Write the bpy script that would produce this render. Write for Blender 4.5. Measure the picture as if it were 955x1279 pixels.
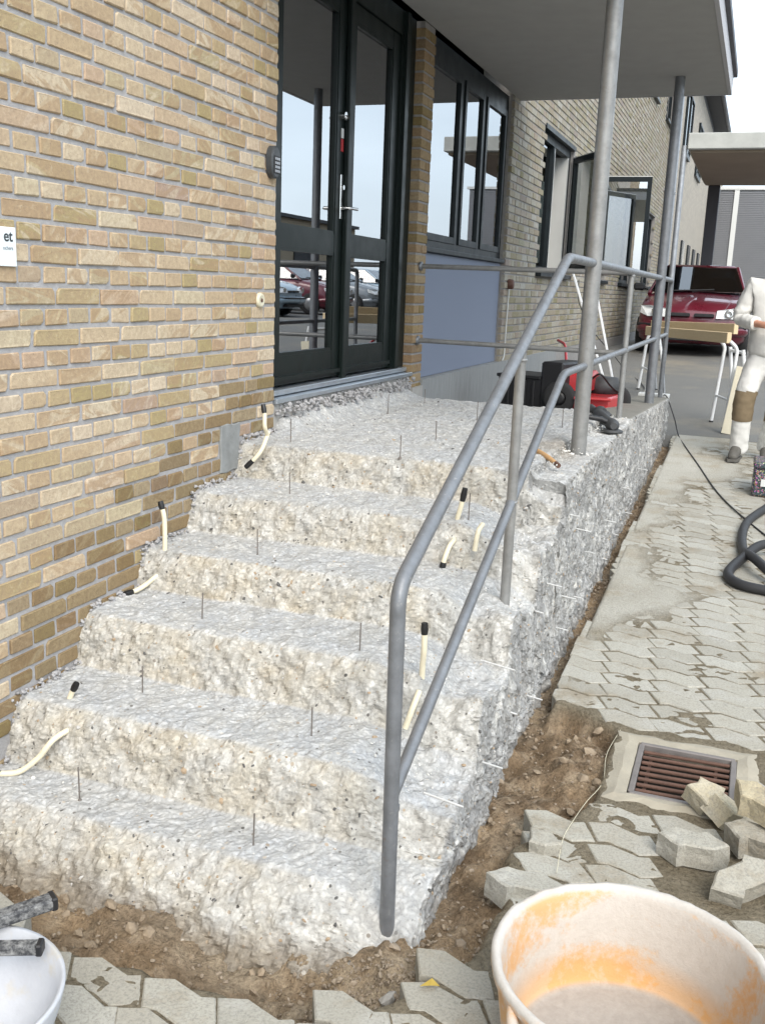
import bpy, bmesh, math, random
import numpy as np
from mathutils import Vector, Matrix, noise as mnoise
random.seed(7); RNG = np.random.default_rng(7)
for o in list(bpy.data.objects): bpy.data.objects.remove(o)
SC = bpy.context.scene
COL = SC.collection
R = math.radians

# ------------------------------------------------------------------ camera
YAW, PITCH, ROLL = -0.34804, -0.22267, 0.03832
FPX = 1235.26
_f = Vector((math.sin(YAW)*math.cos(PITCH), math.cos(YAW)*math.cos(PITCH), math.sin(PITCH)))
_r0 = Vector((math.cos(YAW), -math.sin(YAW), 0)); _u0 = _r0.cross(_f)
_r = math.cos(ROLL)*_r0 + math.sin(ROLL)*_u0
_u = -math.sin(ROLL)*_r0 + math.cos(ROLL)*_u0
cam = bpy.data.objects.new('camera', bpy.data.cameras.new('camera')); COL.objects.link(cam)
m = Matrix(((_r.x, _u.x, -_f.x), (_r.y, _u.y, -_f.y), (_r.z, _u.z, -_f.z))).to_4x4()
CAMPOS = Vector((2.1779, -4.38357, 0.63344))
m.translation = CAMPOS; cam.matrix_world = m
cam.data.sensor_fit = 'VERTICAL'; cam.data.sensor_height = 36
cam.data.lens = 36*FPX/1279; cam.data.clip_start = .05; cam.data.clip_end = 600
SC.camera = cam

# ------------------------------------------------------------------ sky and sun (thin bright overcast)
SUN_EL, SUN_AZ = 43, 146          # azimuth clockwise from +Y
W = bpy.data.worlds.new('World'); SC.world = W; W.use_nodes = True
nt = W.node_tree; bg = nt.nodes['Background']
sky = nt.nodes.new('ShaderNodeTexSky'); sky.sky_type = 'NISHITA'; sky.sun_disc = False
sky.sun_elevation = R(SUN_EL); sky.sun_rotation = R(SUN_AZ)
sky.air_density = 1.0; sky.dust_density = 3.5; sky.ozone_density = 1.0
# thin bright cloud veil over the clear sky
tc = nt.nodes.new('ShaderNodeTexCoord'); cn = nt.nodes.new('ShaderNodeTexNoise')
mpw = nt.nodes.new('ShaderNodeMapping'); mpw.inputs['Scale'].default_value = (1, 1, 2.2)
nt.links.new(tc.outputs['Generated'], mpw.inputs[0]); nt.links.new(mpw.outputs[0], cn.inputs['Vector'])
cn.inputs['Scale'].default_value = 2.4; cn.inputs['Detail'].default_value = 5
cr_ = nt.nodes.new('ShaderNodeMapRange'); nt.links.new(cn.outputs['Fac'], cr_.inputs[0])
cr_.inputs[1].default_value = .3; cr_.inputs[2].default_value = .7; cr_.inputs[3].default_value = .45; cr_.inputs[4].default_value = .85
mxw = nt.nodes.new('ShaderNodeMix'); mxw.data_type = 'RGBA'; mxw.inputs[7].default_value = (8.7, 9.9, 10.9, 1)
nt.links.new(cr_.outputs[0], mxw.inputs[0]); nt.links.new(sky.outputs[0], mxw.inputs[6])
nt.links.new(mxw.outputs[2], bg.inputs[0]); bg.inputs[1].default_value = .12
sl = bpy.data.lights.new('sun', 'SUN'); sl.energy = 1.4; sl.angle = R(34); sl.color = (1, .94, .85)
sun = bpy.data.objects.new('sun', sl); COL.objects.link(sun)
az, el = R(SUN_AZ), R(SUN_EL)
sun.rotation_euler = (-Vector((math.sin(az)*math.cos(el), math.cos(az)*math.cos(el), math.sin(el)))).to_track_quat('-Z', 'Y').to_euler()
sun.location = (10, -10, 15)
SC.view_settings.view_transform = 'Standard'; SC.view_settings.look = 'None'
SC.view_settings.gamma = 1; SC.view_settings.use_curve_mapping = False
SC.view_settings.exposure = .98

# ------------------------------------------------------------------ materials
def newmat(name):
    M = bpy.data.materials.new(name); M.use_nodes = True
    return M, M.node_tree, M.node_tree.nodes['Principled BSDF']
def N(nt, t, **kw):
    n = nt.nodes.new(t)
    for k, v in kw.items():
        if k.startswith('_'): setattr(n, k[1:], v)
        else: n.inputs[k.replace('9', ' ')].default_value = v
    return n
def ramp(nt, fac, stops, interp='LINEAR'):
    n = nt.nodes.new('ShaderNodeValToRGB'); n.color_ramp.interpolation = interp
    e = n.color_ramp.elements
    while len(e) < len(stops): e.new(.5)
    for el_, (p, c) in zip(e, stops):
        el_.position = p; el_.color = (c, c, c, 1) if not isinstance(c, tuple) else (*c, 1)
    nt.links.new(fac, n.inputs[0]); return n.outputs[0]
def mix(nt, fac, a, b, typ='MIX'):
    n = nt.nodes.new('ShaderNodeMix'); n.data_type = 'RGBA'; n.blend_type = typ
    for s, v in ((n.inputs[0], fac), (n.inputs[6], a), (n.inputs[7], b)):
        if hasattr(v, 'links'): nt.links.new(v, s)
        elif isinstance(v, tuple): s.default_value = (*v, 1)
        else: s.default_value = v
    return n.outputs[2]
def math_(nt, op, a, b=0.0, clamp=False):
    n = nt.nodes.new('ShaderNodeMath'); n.operation = op; n.use_clamp = clamp
    for s, v in ((n.inputs[0], a), (n.inputs[1], b)):
        if hasattr(v, 'links'): nt.links.new(v, s)
        else: s.default_value = v
    return n.outputs[0]
def coords(nt, kind='Object'):
    n = nt.nodes.new('ShaderNodeTexCoord'); return n.outputs[kind]
def noise_(nt, vec, scale, detail=4, rough=.55, dist=0):
    n = N(nt, 'ShaderNodeTexNoise', Scale=scale, Detail=detail, Roughness=rough, Distortion=dist)
    nt.links.new(vec, n.inputs['Vector']); return n.outputs['Fac']
def bump(nt, bs, h, strength=.4, dist=.01):
    b = N(nt, 'ShaderNodeBump', Strength=strength, Distance=dist)
    nt.links.new(h, b.inputs['Height']); nt.links.new(b.outputs[0], bs.inputs['Normal']); return b
def simple(name, c, rough=.6, metal=0, var=.15, scale=8, bmp=.1, spec=.5, coat=0, fine=90):
    """plain surface with a little tonal variation and fine relief"""
    M, nt, bs = newmat(name); v = coords(nt)
    f = noise_(nt, v, scale, 3)
    col = mix(nt, f, tuple(x*(1-var) for x in c), tuple(min(1, x*(1+var)) for x in c))
    nt.links.new(col, bs.inputs['Base Color'])
    bs.inputs['Metallic'].default_value = metal
    bs.inputs['Specular IOR Level'].default_value = spec
    bs.inputs['Coat Weight'].default_value = coat
    nt.links.new(ramp(nt, f, [(.3, max(0, rough-.06)), (.7, min(1, rough+.06))]), bs.inputs['Roughness'])
    if bmp >= .15: bump(nt, bs, noise_(nt, v, fine, 2), bmp, .004)
    return M

BRICK_STOPS = [(0, (.43, .315, .175)), (.13, (.50, .385, .225)), (.27, (.56, .46, .295)), (.4, (.47, .355, .20)),
               (.52, (.36, .285, .125)), (.62, (.53, .415, .25)), (.74, (.47, .335, .205)), (.84, (.60, .50, .335)), (.93, (.44, .37, .20)), (1, (.40, .29, .20))]
def brick_mat(name, attr=False, gain=(.98, 1.0, 1.13), streak=1.0):
    M, nt, bs = newmat(name)
    v = coords(nt, 'Object')
    if attr:
        a = N(nt, 'ShaderNodeAttribute', _attribute_name='rnd'); rnd = a.outputs['Fac']
    else:
        rnd = nt.nodes.new('ShaderNodeObjectInfo').outputs['Random']
    off = N(nt, 'ShaderNodeVectorMath', _operation='ADD'); cmb = nt.nodes.new('ShaderNodeCombineXYZ')
    r100 = math_(nt, 'MULTIPLY', rnd, 97.0)
    for i in range(3): nt.links.new(r100, cmb.inputs[i])
    nt.links.new(v, off.inputs[0]); nt.links.new(cmb.outputs[0], off.inputs[1]); vv = off.outputs[0]
    base = ramp(nt, rnd, BRICK_STOPS)
    # flame marks: broad diagonal swirls of darker and paler clay
    mr = N(nt, 'ShaderNodeMapping'); nt.links.new(vv, mr.inputs[0]); mp = N(nt, 'ShaderNodeMapping'); nt.links.new(mr.outputs[0], mp.inputs[0])
    cr2 = nt.nodes.new('ShaderNodeCombineXYZ'); nt.links.new(math_(nt, 'MULTIPLY_ADD', math_(nt, 'FRACT', math_(nt, 'MULTIPLY', rnd, 31.3)), 1.7), cr2.inputs[0])
    nt.links.new(cr2.outputs[0], mr.inputs['Rotation']); mp.inputs['Scale'].default_value = (4, 21, 5)
    st = noise_(nt, mp.outputs[0], 1.0, 3, .5, 1.1)
    sel = ramp(nt, math_(nt, 'FRACT', math_(nt, 'MULTIPLY', rnd, 13.7)), [(.45, 0.0), (.75, .62*streak)])
    m1 = math_(nt, 'MULTIPLY', ramp(nt, st, [(.47, 0.0), (.52, 1.0)]), sel)
    c = mix(nt, m1, base, (.37, .25, .13))
    m2 = math_(nt, 'MULTIPLY', ramp(nt, st, [(.36, 1.0), (.42, 0.0)]), sel)
    c = mix(nt, m2, c, (.58, .49, .32))
    g = noise_(nt, vv, 60, 4, .75)
    c = mix(nt, ramp(nt, g, [(.3, .55), (.6, 0.0)]), c, (.28, .20, .13))
    c = mix(nt, ramp(nt, g, [(.58, 0.0), (.75, .35)]), c, (.64, .57, .43))
    c = mix(nt, ramp(nt, noise_(nt, vv, 150, 2, .6), [(.27, .75), (.33, 0.0)]), c, (.16, .12, .09))
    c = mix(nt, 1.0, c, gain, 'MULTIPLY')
    nt.links.new(c, bs.inputs['Base Color']); bs.inputs['Roughness'].default_value = .9
    bs.inputs['Specular IOR Level'].default_value = .2
    bump(nt, bs, g, .6, .005)
    return M
M_BRICK = brick_mat('brick_clay')
M_BRICK_A = brick_mat('brick_clay_rest', True)
M_BRICK_ST = brick_mat('brick_stained', False, (.56, .545, .53))
M_BRICK_STA = brick_mat('brick_stained_rest', True, (.56, .545, .53))
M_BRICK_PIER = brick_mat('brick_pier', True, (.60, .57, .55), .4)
M_BRICK_GREY = brick_mat('brick_weathered', True, (.68, .79, 1.04), .25)

def mortar_mat(name, c):
    M, nt, bs = newmat(name); v = coords(nt)
    f = noise_(nt, v, 28, 4, .75)
    col = mix(nt, f, tuple(x*.65 for x in c), tuple(x*1.3 for x in c))
    nt.links.new(col, bs.inputs['Base Color']); bs.inputs['Roughness'].default_value = .95
    bump(nt, bs, f, .8, .008); return M
M_MORTAR = mortar_mat('mortar', (.355, .35, .355))
M_MORTAR_D = mortar_mat('mortar_dark', (.27, .26, .25))

def concrete_broken():
    M, nt, bs = newmat('broken_concrete'); v = coords(nt)
    c = N(nt, 'ShaderNodeAttribute', _attribute_name='tone').outputs['Color']
    ac = N(nt, 'ShaderNodeAttribute', _attribute_name='cap').outputs['Fac']
    st = math_(nt, 'SUBTRACT', 1.0, math_(nt, 'MULTIPLY', ac, .85))
    # fractured faces: ridged flakes plus fine grit
    rg = N(nt, 'ShaderNodeTexNoise', _noise_dimensions='3D', _noise_type='RIDGED_MULTIFRACTAL', Scale=58.0, Detail=4.0, Roughness=.66, Lacunarity=2.2)
    rg.normalize = True; nt.links.new(v, rg.inputs['Vector']); rgo = rg.outputs['Fac']
    gr_ = noise_(nt, v, 190, 2, .7)
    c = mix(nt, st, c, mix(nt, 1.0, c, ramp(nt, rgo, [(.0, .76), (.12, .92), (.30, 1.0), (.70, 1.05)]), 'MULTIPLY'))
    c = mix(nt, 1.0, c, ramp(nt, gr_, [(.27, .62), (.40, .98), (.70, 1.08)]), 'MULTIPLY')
    # exposed aggregate: dark and brown pebbles of mixed size
    vo = N(nt, 'ShaderNodeTexVoronoi', Scale=44.0, Randomness=1.0); nt.links.new(v, vo.inputs['Vector'])
    spc = nt.nodes.new('ShaderNodeSeparateColor'); nt.links.new(vo.outputs['Color'], spc.inputs[0])
    sz = math_(nt, 'MULTIPLY_ADD', spc.outputs[2], .22); sz.node.inputs[2].default_value = .06
    dot = math_(nt, 'LESS_THAN', vo.outputs['Distance'], sz)
    pick = ramp(nt, spc.outputs[0], [(.66, 0.0), (.68, 1.0)])
    pm = math_(nt, 'MULTIPLY', math_(nt, 'MULTIPLY', dot, pick), math_(nt, 'SUBTRACT', .9, ac, True))
    pebc = ramp(nt, spc.outputs[1], [(0, (.06, .058, .055)), (.35, (.20, .19, .175)), (.6, (.36, .28, .2)), (1, (.50, .48, .44))])
    c = mix(nt, pm, c, pebc)
    nt.links.new(c, bs.inputs['Base Color']); bs.inputs['Roughness'].default_value = .95
    bs.inputs['Specular IOR Level'].default_value = .12
    hgt = math_(nt, 'ADD', math_(nt, 'MULTIPLY', rgo, .8), math_(nt, 'MULTIPLY', gr_, .35))
    bump(nt, bs, math_(nt, 'MULTIPLY', hgt, st), .6, .008)
    return M
M_CONC = concrete_broken()
M_CHIP = simple('concrete_chip', (.62, .61, .58), .95, var=.35, scale=30, bmp=.4)
M_STONE = simple('soil_stone', (.27, .22, .165), .95, var=.6, scale=20, bmp=.4)

def soil_mat():
    M, nt, bs = newmat('soil_and_sand'); v = coords(nt)
    an = N(nt, 'ShaderNodeAttribute', _attribute_name='tone'); c = an.outputs['Color']
    n2 = noise_(nt, v, 75, 4, .8); keep = math_(nt, 'SUBTRACT', 1.0, math_(nt, 'MULTIPLY', an.outputs['Alpha'], .6))
    c = mix(nt, keep, c, ramp(nt, n2, [(.25, .42), (.5, 1.0), (.78, 1.45)]), 'MULTIPLY')
    nt.links.new(c, bs.inputs['Base Color']); bs.inputs['Roughness'].default_value = .97; bs.inputs['Specular IOR Level'].default_value = .1
    bump(nt, bs, math_(nt, 'MULTIPLY', n2, keep), 1.0, .024)
    return M
M_SOIL = soil_mat()
def paver_mat(attr=False, stops=None, nm='paver_concrete'):
    M, nt, bs = newmat(nm + ('_rest' if attr else '')); v = coords(nt)
    if attr: rnd = N(nt, 'ShaderNodeAttribute', _attribute_name='rnd').outputs['Fac']
    else: rnd = nt.nodes.new('ShaderNodeObjectInfo').outputs['Random']
    c = ramp(nt, rnd, stops or [(0, (.32, .305, .262)), (.4, (.395, .38, .33)), (.7, (.355, .335, .285)), (1, (.43, .42, .375))])
    gp = nt.nodes.new('ShaderNodeNewGeometry').outputs['Position']
    big = noise_(nt, gp, 3.0, 5, .7); fi = noise_(nt, gp, 130, 3, .8)
    c = mix(nt, ramp(nt, big, [(.32, .75), (.47, 0.0)]), c, (.255, .21, .145))
    c = mix(nt, ramp(nt, big, [(.54, 0.0), (.70, .55)]), c, (.46, .455, .43))
    c = mix(nt, ramp(nt, fi, [(.3, .6), (.55, 0.0)]), c, (.17, .165, .15))
    nt.links.new(c, bs.inputs['Base Color']); bs.inputs['Roughness'].default_value = .93; bs.inputs['Specular IOR Level'].default_value = .2
    bump(nt, bs, fi, .6, .005)
    return M
M_PAVER = paver_mat(); M_PAVER_A = paver_mat(True)
M_PAVER_T = paver_mat(False, [(0, (.42, .36, .24)), (.5, (.46, .40, .28)), (1, (.43, .41, .34))], 'paver_tan')
def asphalt():
    M, nt, bs = newmat('asphalt'); v = coords(nt)
    n1 = noise_(nt, v, .8, 6, .7)
    c = mix(nt, n1, (.13, .13, .125), (.20, .195, .18))
    c = mix(nt, ramp(nt, noise_(nt, v, .55, 5, .7), [(.5, 0.0), (.72, .75)]), c, (.31, .27, .20))
    c = mix(nt, ramp(nt, noise_(nt, v, 150, 3, .8), [(.35, .5), (.6, 0.0)]), c, (.07, .07, .07))
    nt.links.new(c, bs.inputs['Base Color']); bs.inputs['Roughness'].default_value = .9
    bump(nt, bs, noise_(nt, v, 200, 4, .8), .6, .006); return M
M_ASPH = asphalt()
def painted_steel(name, c, rough=.42, metal=.35):
    M, nt, bs = newmat(name); v = coords(nt)
    f = noise_(nt, v, 14, 6, .7)
    col = mix(nt, ramp(nt, f, [(.35, 0.0), (.7, 1.0)]), tuple(x*.82 for x in c), tuple(x*1.15 for x in c))
    col = mix(nt, ramp(nt, noise_(nt, v, 45, 6, .8), [(.60, 0.0), (.68, .55)]), col, (.36, .35, .33))
    col = mix(nt, ramp(nt, noise_(nt, v, 9, 5, .8), [(.62, 0.0), (.70, .5)]), col, (.17, .12, .085))
    nt.links.new(col, bs.inputs['Base Color']); bs.inputs['Metallic'].default_value = metal
    nt.links.new(ramp(nt, noise_(nt, v, 30, 4), [(.3, rough-.1), (.7, rough+.15)]), bs.inputs['Roughness'])
    bump(nt, bs, noise_(nt, v, 60, 4), .15, .004); return M
M_RAIL = painted_steel('grey_painted_steel', (.19, .20, .215))
M_POST = painted_steel('pale_painted_steel', (.27, .27, .265), .4, .4)
M_GALV = painted_steel('galvanised_steel', (.36, .38, .41), .45, .6)
M_RUST = simple('rusty_iron', (.135, .075, .055), .85, .3, .5, 25, .5)
M_DRAIN_F = simple('worn_iron_frame', (.22, .20, .19), .7, .5, .3, 25, .3)
M_REBAR = simple('rusty_pin', (.20, .18, .165), .75, .5, .3, 40, .2)
M_WIRE = simple('steel_wire', (.66, .66, .65), .45, .4, .2, 40, 0)
M_FRAME = simple('dark_green_paint', (.007, .0115, .0105), .38, 0, .2, 10, 0, .22)
M_WFRAME = simple('dark_grey_window_paint', (.011, .0155, .018), .42, 0, .2, 10, 0, .25)
M_ALU = simple('aluminium_sill', (.50, .55, .60), .35, .8, .15, 20, .05)
M_SILLC = simple('sill_concrete', (.36, .35, .33), .9, 0, .25, 12, .4)
M_WHITE = simple('white_frame', (.62, .63, .62), .5, 0, .06, 5, .05)
M_PANEL = simple('blue_grey_panel', (.19, .22, .29), .8, 0, .06, 60, .3, fine=220)
M_PLINTH = None
def plinth_mat():
    M, nt, bs = newmat('grey_plinth_render'); v = coords(nt)
    mp = N(nt, 'ShaderNodeMapping'); nt.links.new(v, mp.inputs[0]); mp.inputs['Scale'].default_value = (1, 11, 1.2)
    c = mix(nt, noise_(nt, mp.outputs[0], 3, 6, .7), (.15, .155, .155), (.36, .37, .37))
    nt.links.new(c, bs.inputs['Base Color']); bs.inputs['Roughness'].default_value = .9
    bump(nt, bs, noise_(nt, v, 60, 5), .4, .006); return M
M_PLINTH = plinth_mat()
M_CEMENT = simple('cement_patch', (.235, .245, .245), .95, 0, .4, 14, .6, fine=60)
M_SOFFIT = simple('grey_soffit_render', (.345, .345, .34), .95, 0, .12, 7, .5, fine=240)
M_FASCIA = simple('pale_fascia', (.42, .42, .44), .7, 0, .12, 6, .1)
M_DARKTRIM = simple('dark_metal_trim', (.05, .05, .06), .5, .3, .2, 8, .05)
M_CONC2 = simple('walkway_concrete', (.44, .45, .43), .9, 0, .3, 4, .4, fine=40)
M_BLACK = simple('black_plastic', (.014, .014, .016), .5, 0, .3, 20, .1)
M_RUBBER = simple('black_rubber', (.022, .022, .024), .62, 0, .3, 30, .2)
M_TAPE = simple('black_tape', (.012, .012, .013), .4, 0, .2, 30, .1)
M_CONDUIT = simple('cream_conduit', (.72, .66, .50), .5, 0, .12, 40, .05)
M_RED = simple('red_enamel', (.42, .025, .03), .35, 0, .25, 10, .05, coat=.3)
M_CARRED = simple('dark_red_car_paint', (.115, .008, .02), .3, .1, .15, 4, 0, coat=.8)
M_CARGREY = simple('grey_car_paint', (.20, .22, .24), .3, .3, .1, 4, 0, coat=.8)
M_CARBLUE = simple('pale_blue_car_paint', (.35, .46, .55), .3, .2, .1, 4, 0, coat=.8)
M_HEADL = simple('headlight_glass', (.75, .77, .78), .12, 0, .15, 30, 0, coat=.5)
M_CHROME = simple('bright_metal', (.72, .72, .72), .22, 1, .1, 20, 0)
M_WOOD = None
def wood_mat(name, a, b):
    M, nt, bs = newmat(name); v = coords(nt, 'Generated')
    mp = N(nt, 'ShaderNodeMapping'); nt.links.new(coords(nt), mp.inputs[0]); mp.inputs['Scale'].default_value = (6, 6, 30)
    c = mix(nt, noise_(nt, mp.outputs[0], 3, 5, .7, .6), a, b)
    nt.links.new(c, bs.inputs['Base Color']); bs.inputs['Roughness'].default_value = .75
    bump(nt, bs, noise_(nt, mp.outputs[0], 9, 4), .2, .003); return M
M_WOOD = wood_mat('pine_board', (.54, .41, .24), (.70, .57, .38))
M_WOODP = wood_mat('pale_board', (.62, .56, .42), (.76, .71, .58))
M_HANDLE = wood_mat('hammer_handle', (.42, .24, .11), (.60, .38, .19))
M_WHITEST = simple('white_steel', (.74, .75, .76), .4, .1, .08, 10, .05)
M_SIGN = simple('white_sign', (.76, .82, .84), .35, 0, .04, 6, 0)
M_INK = simple('dark_ink', (.03, .035, .04), .5, 0, .1, 6, 0)
M_INK2 = simple('grey_ink', (.22, .25, .28), .5, 0, .1, 6, 0)
M_CREAM = simple('cream_plastic', (.62, .58, .44), .45, 0, .1, 20, .05)
M_BROWNBOX = simple('brown_box', (.10, .045, .03), .6, 0, .3, 20, .1)
M_STEELGREY = simple('grey_corrugated_metal', (.24, .245, .26), .6, .2, .1, 2, .05)
M_TANBUILD = simple('tan_render', (.30, .25, .18), .9, 0, .2, .7, .2)
M_BROWNREND = simple('brown_render', (.27, .22, .17), .95, 0, .25, 2, .3)
M_ROOF = simple('dark_roofing', (.06, .06, .065), .8, 0, .2, 3, .2)
M_SKIN = simple('skin', (.48, .24, .16), .5, 0, .12, 15, .05)
M_CLOTH = simple('off_white_workwear', (.60, .59, .56), .95, 0, .25, 9, .6, spec=.1, fine=45)
M_TROUS = simple('white_work_trousers', (.66, .655, .63), .95, 0, .22, 9, .6, spec=.1, fine=40)
M_PATCH = simple('brown_knee_patch', (.20, .155, .10), .95, 0, .25, 20, .4, spec=.1)
M_SHOE = simple('grey_work_shoe', (.10, .095, .085), .8, 0, .5, 30, .4)
M_HAIR = simple('brown_hair', (.08, .05, .03), .7, 0, .3, 60, .4)
M_TYRE = simple('tyre_rubber', (.018, .018, .019), .8, 0, .3, 20, .3)
M_RIM = simple('wheel_metal', (.35, .36, .37), .4, .7, .2, 20, .05)
M_TOOL = simple('worn_dark_tool', (.055, .057, .06), .6, .2, .5, 25, .3)
M_PINK = simple('yellow_leaf', (.42, .30, .06), .8, 0, .3, 20, .1)
def tub_mat(inside=True):
    M, nt, bs = newmat('mortar_smeared_plastic'); v = coords(nt)
    orange = mix(nt, noise_(nt, v, 5, 4), (.54, .27, .10), (.64, .39, .17))
    n1 = noise_(nt, v, 3.6, 7, .68, .6); n2 = noise_(nt, v, 42, 6, .75)
    w = mix(nt, n2, (.40, .37, .335), (.58, .55, .51))
    sx = nt.nodes.new('ShaderNodeSeparateXYZ'); nt.links.new(v, sx.inputs[0])
    # dried mortar film, thin in a band low on the wall and rubbed off in patches near the rim
    band = nt.nodes.new('ShaderNodeMapRange'); band.inputs[1].default_value = .135; band.inputs[2].default_value = .075
    nt.links.new(math_(nt, 'ADD', sx.outputs[2], math_(nt, 'MULTIPLY', n1, .05)), band.inputs[0])
    film = ramp(nt, math_(nt, 'ADD', math_(nt, 'MULTIPLY', n1, .75), math_(nt, 'MULTIPLY', n2, .27)), [(.42, .10), (.53, .93)])
    film = math_(nt, 'SUBTRACT', film, math_(nt, 'MULTIPLY', band.outputs[0], .66), True)
    rimm = nt.nodes.new('ShaderNodeMapRange'); rimm.inputs[1].default_value = .236; rimm.inputs[2].default_value = .247
    nt.links.new(sx.outputs[2], rimm.inputs[0]); film = math_(nt, 'ADD', film, math_(nt, 'MULTIPLY', rimm.outputs[0], .8), True)
    floor_ = nt.nodes.new('ShaderNodeMapRange'); floor_.inputs[1].default_value = .026; floor_.inputs[2].default_value = .016
    nt.links.new(sx.outputs[2], floor_.inputs[0])
    c = mix(nt, film, orange, w)
    c = mix(nt, floor_.outputs[0], c, mix(nt, n2, (.24, .215, .19), (.46, .42, .38)))
    nt.links.new(c, bs.inputs['Base Color']); bs.inputs['Roughness'].default_value = .75
    bs.inputs['Subsurface Weight'].default_value = 0
    bump(nt, bs, math_(nt, 'ADD', n2, noise_(nt, v, 120, 4, .7)), .35, .004); return M
M_TUB = tub_mat()
M_BASIN = None
def basin_mat():
    M, nt, bs = newmat('mortar_coated_basin'); v = coords(nt)
    c = mix(nt, noise_(nt, v, 8, 6, .7), (.36, .375, .41), (.60, .62, .66))
    c = mix(nt, ramp(nt, noise_(nt, v, 14, 5), [(.58, 0.0), (.72, .6)]), c, (.52, .46, .34))
    nt.links.new(c, bs.inputs['Base Color']); bs.inputs['Roughness'].default_value = .6
    bump(nt, bs, noise_(nt, v, 70, 5), .3, .004); return M
M_BASIN = basin_mat()
def worn_bar_mat():
    M, nt, bs = newmat('worn_black_bar'); v = coords(nt)
    c = mix(nt, ramp(nt, noise_(nt, v, 45, 7, .8), [(.42, 0.0), (.62, 1.0)]), (.035, .036, .04), (.26, .26, .255))
    nt.links.new(c, bs.inputs['Base Color']); bs.inputs['Roughness'].default_value = .75
    bump(nt, bs, noise_(nt, v, 90, 5, .8), .5, .004); return M
M_BAR = worn_bar_mat()
def speckle_mat():
    M, nt, bs = newmat('speckled_case'); v = coords(nt)
    vo = N(nt, 'ShaderNodeTexVoronoi', Scale=190.0); nt.links.new(v, vo.inputs['Vector'])
    sp = nt.nodes.new('ShaderNodeSeparateColor'); nt.links.new(vo.outputs['Color'], sp.inputs[0])
    c = mix(nt, math_(nt, 'MULTIPLY', ramp(nt, sp.outputs[0], [(.78, 0.0), (.82, 1.0)]), .5), (.03, .05, .055), vo.outputs['Color'])
    nt.links.new(c, bs.inputs['Base Color']); bs.inputs['Roughness'].default_value = .5; return M
M_SPECK = speckle_mat()
def glass_mat(name, tint=(.5, .53, .51), ior=6.0):
    M, nt, bs = newmat(name); nt.nodes.remove(bs)
    out = nt.nodes['Material Output']
    tr = nt.nodes.new('ShaderNodeBsdfTransparent'); tr.inputs[0].default_value = (*tint, 1)
    gl = nt.nodes.new('ShaderNodeBsdfGlossy'); gl.inputs['Roughness'].default_value = 0.0; gl.inputs[0].default_value = (.95, .97, 1, 1)
    fr = nt.nodes.new('ShaderNodeFresnel'); fr.inputs[0].default_value = ior
    mx = nt.nodes.new('ShaderNodeMixShader')
    bf = nt.nodes.new('ShaderNodeNewGeometry').outputs['Backfacing']
    nt.links.new(math_(nt, 'MULTIPLY', fr.outputs[0], math_(nt, 'SUBTRACT', 1.0, bf)), mx.inputs[0]); nt.links.new(tr.outputs[0], mx.inputs[1]); nt.links.new(gl.outputs[0], mx.inputs[2])
    nt.links.new(mx.outputs[0], out.inputs[0]); return M
M_GLASS = glass_mat('double_glazing'); M_GLASSC = glass_mat('car_glass', (.3, .33, .35), 2.4)
M_ROOM = simple('dim_room', (.10, .095, .08), .9, 0, .2, 1, 0)
M_FARWIN = simple('dark_window_glass', (.02, .025, .03), .05, 0, .2, 1, 0)

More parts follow.
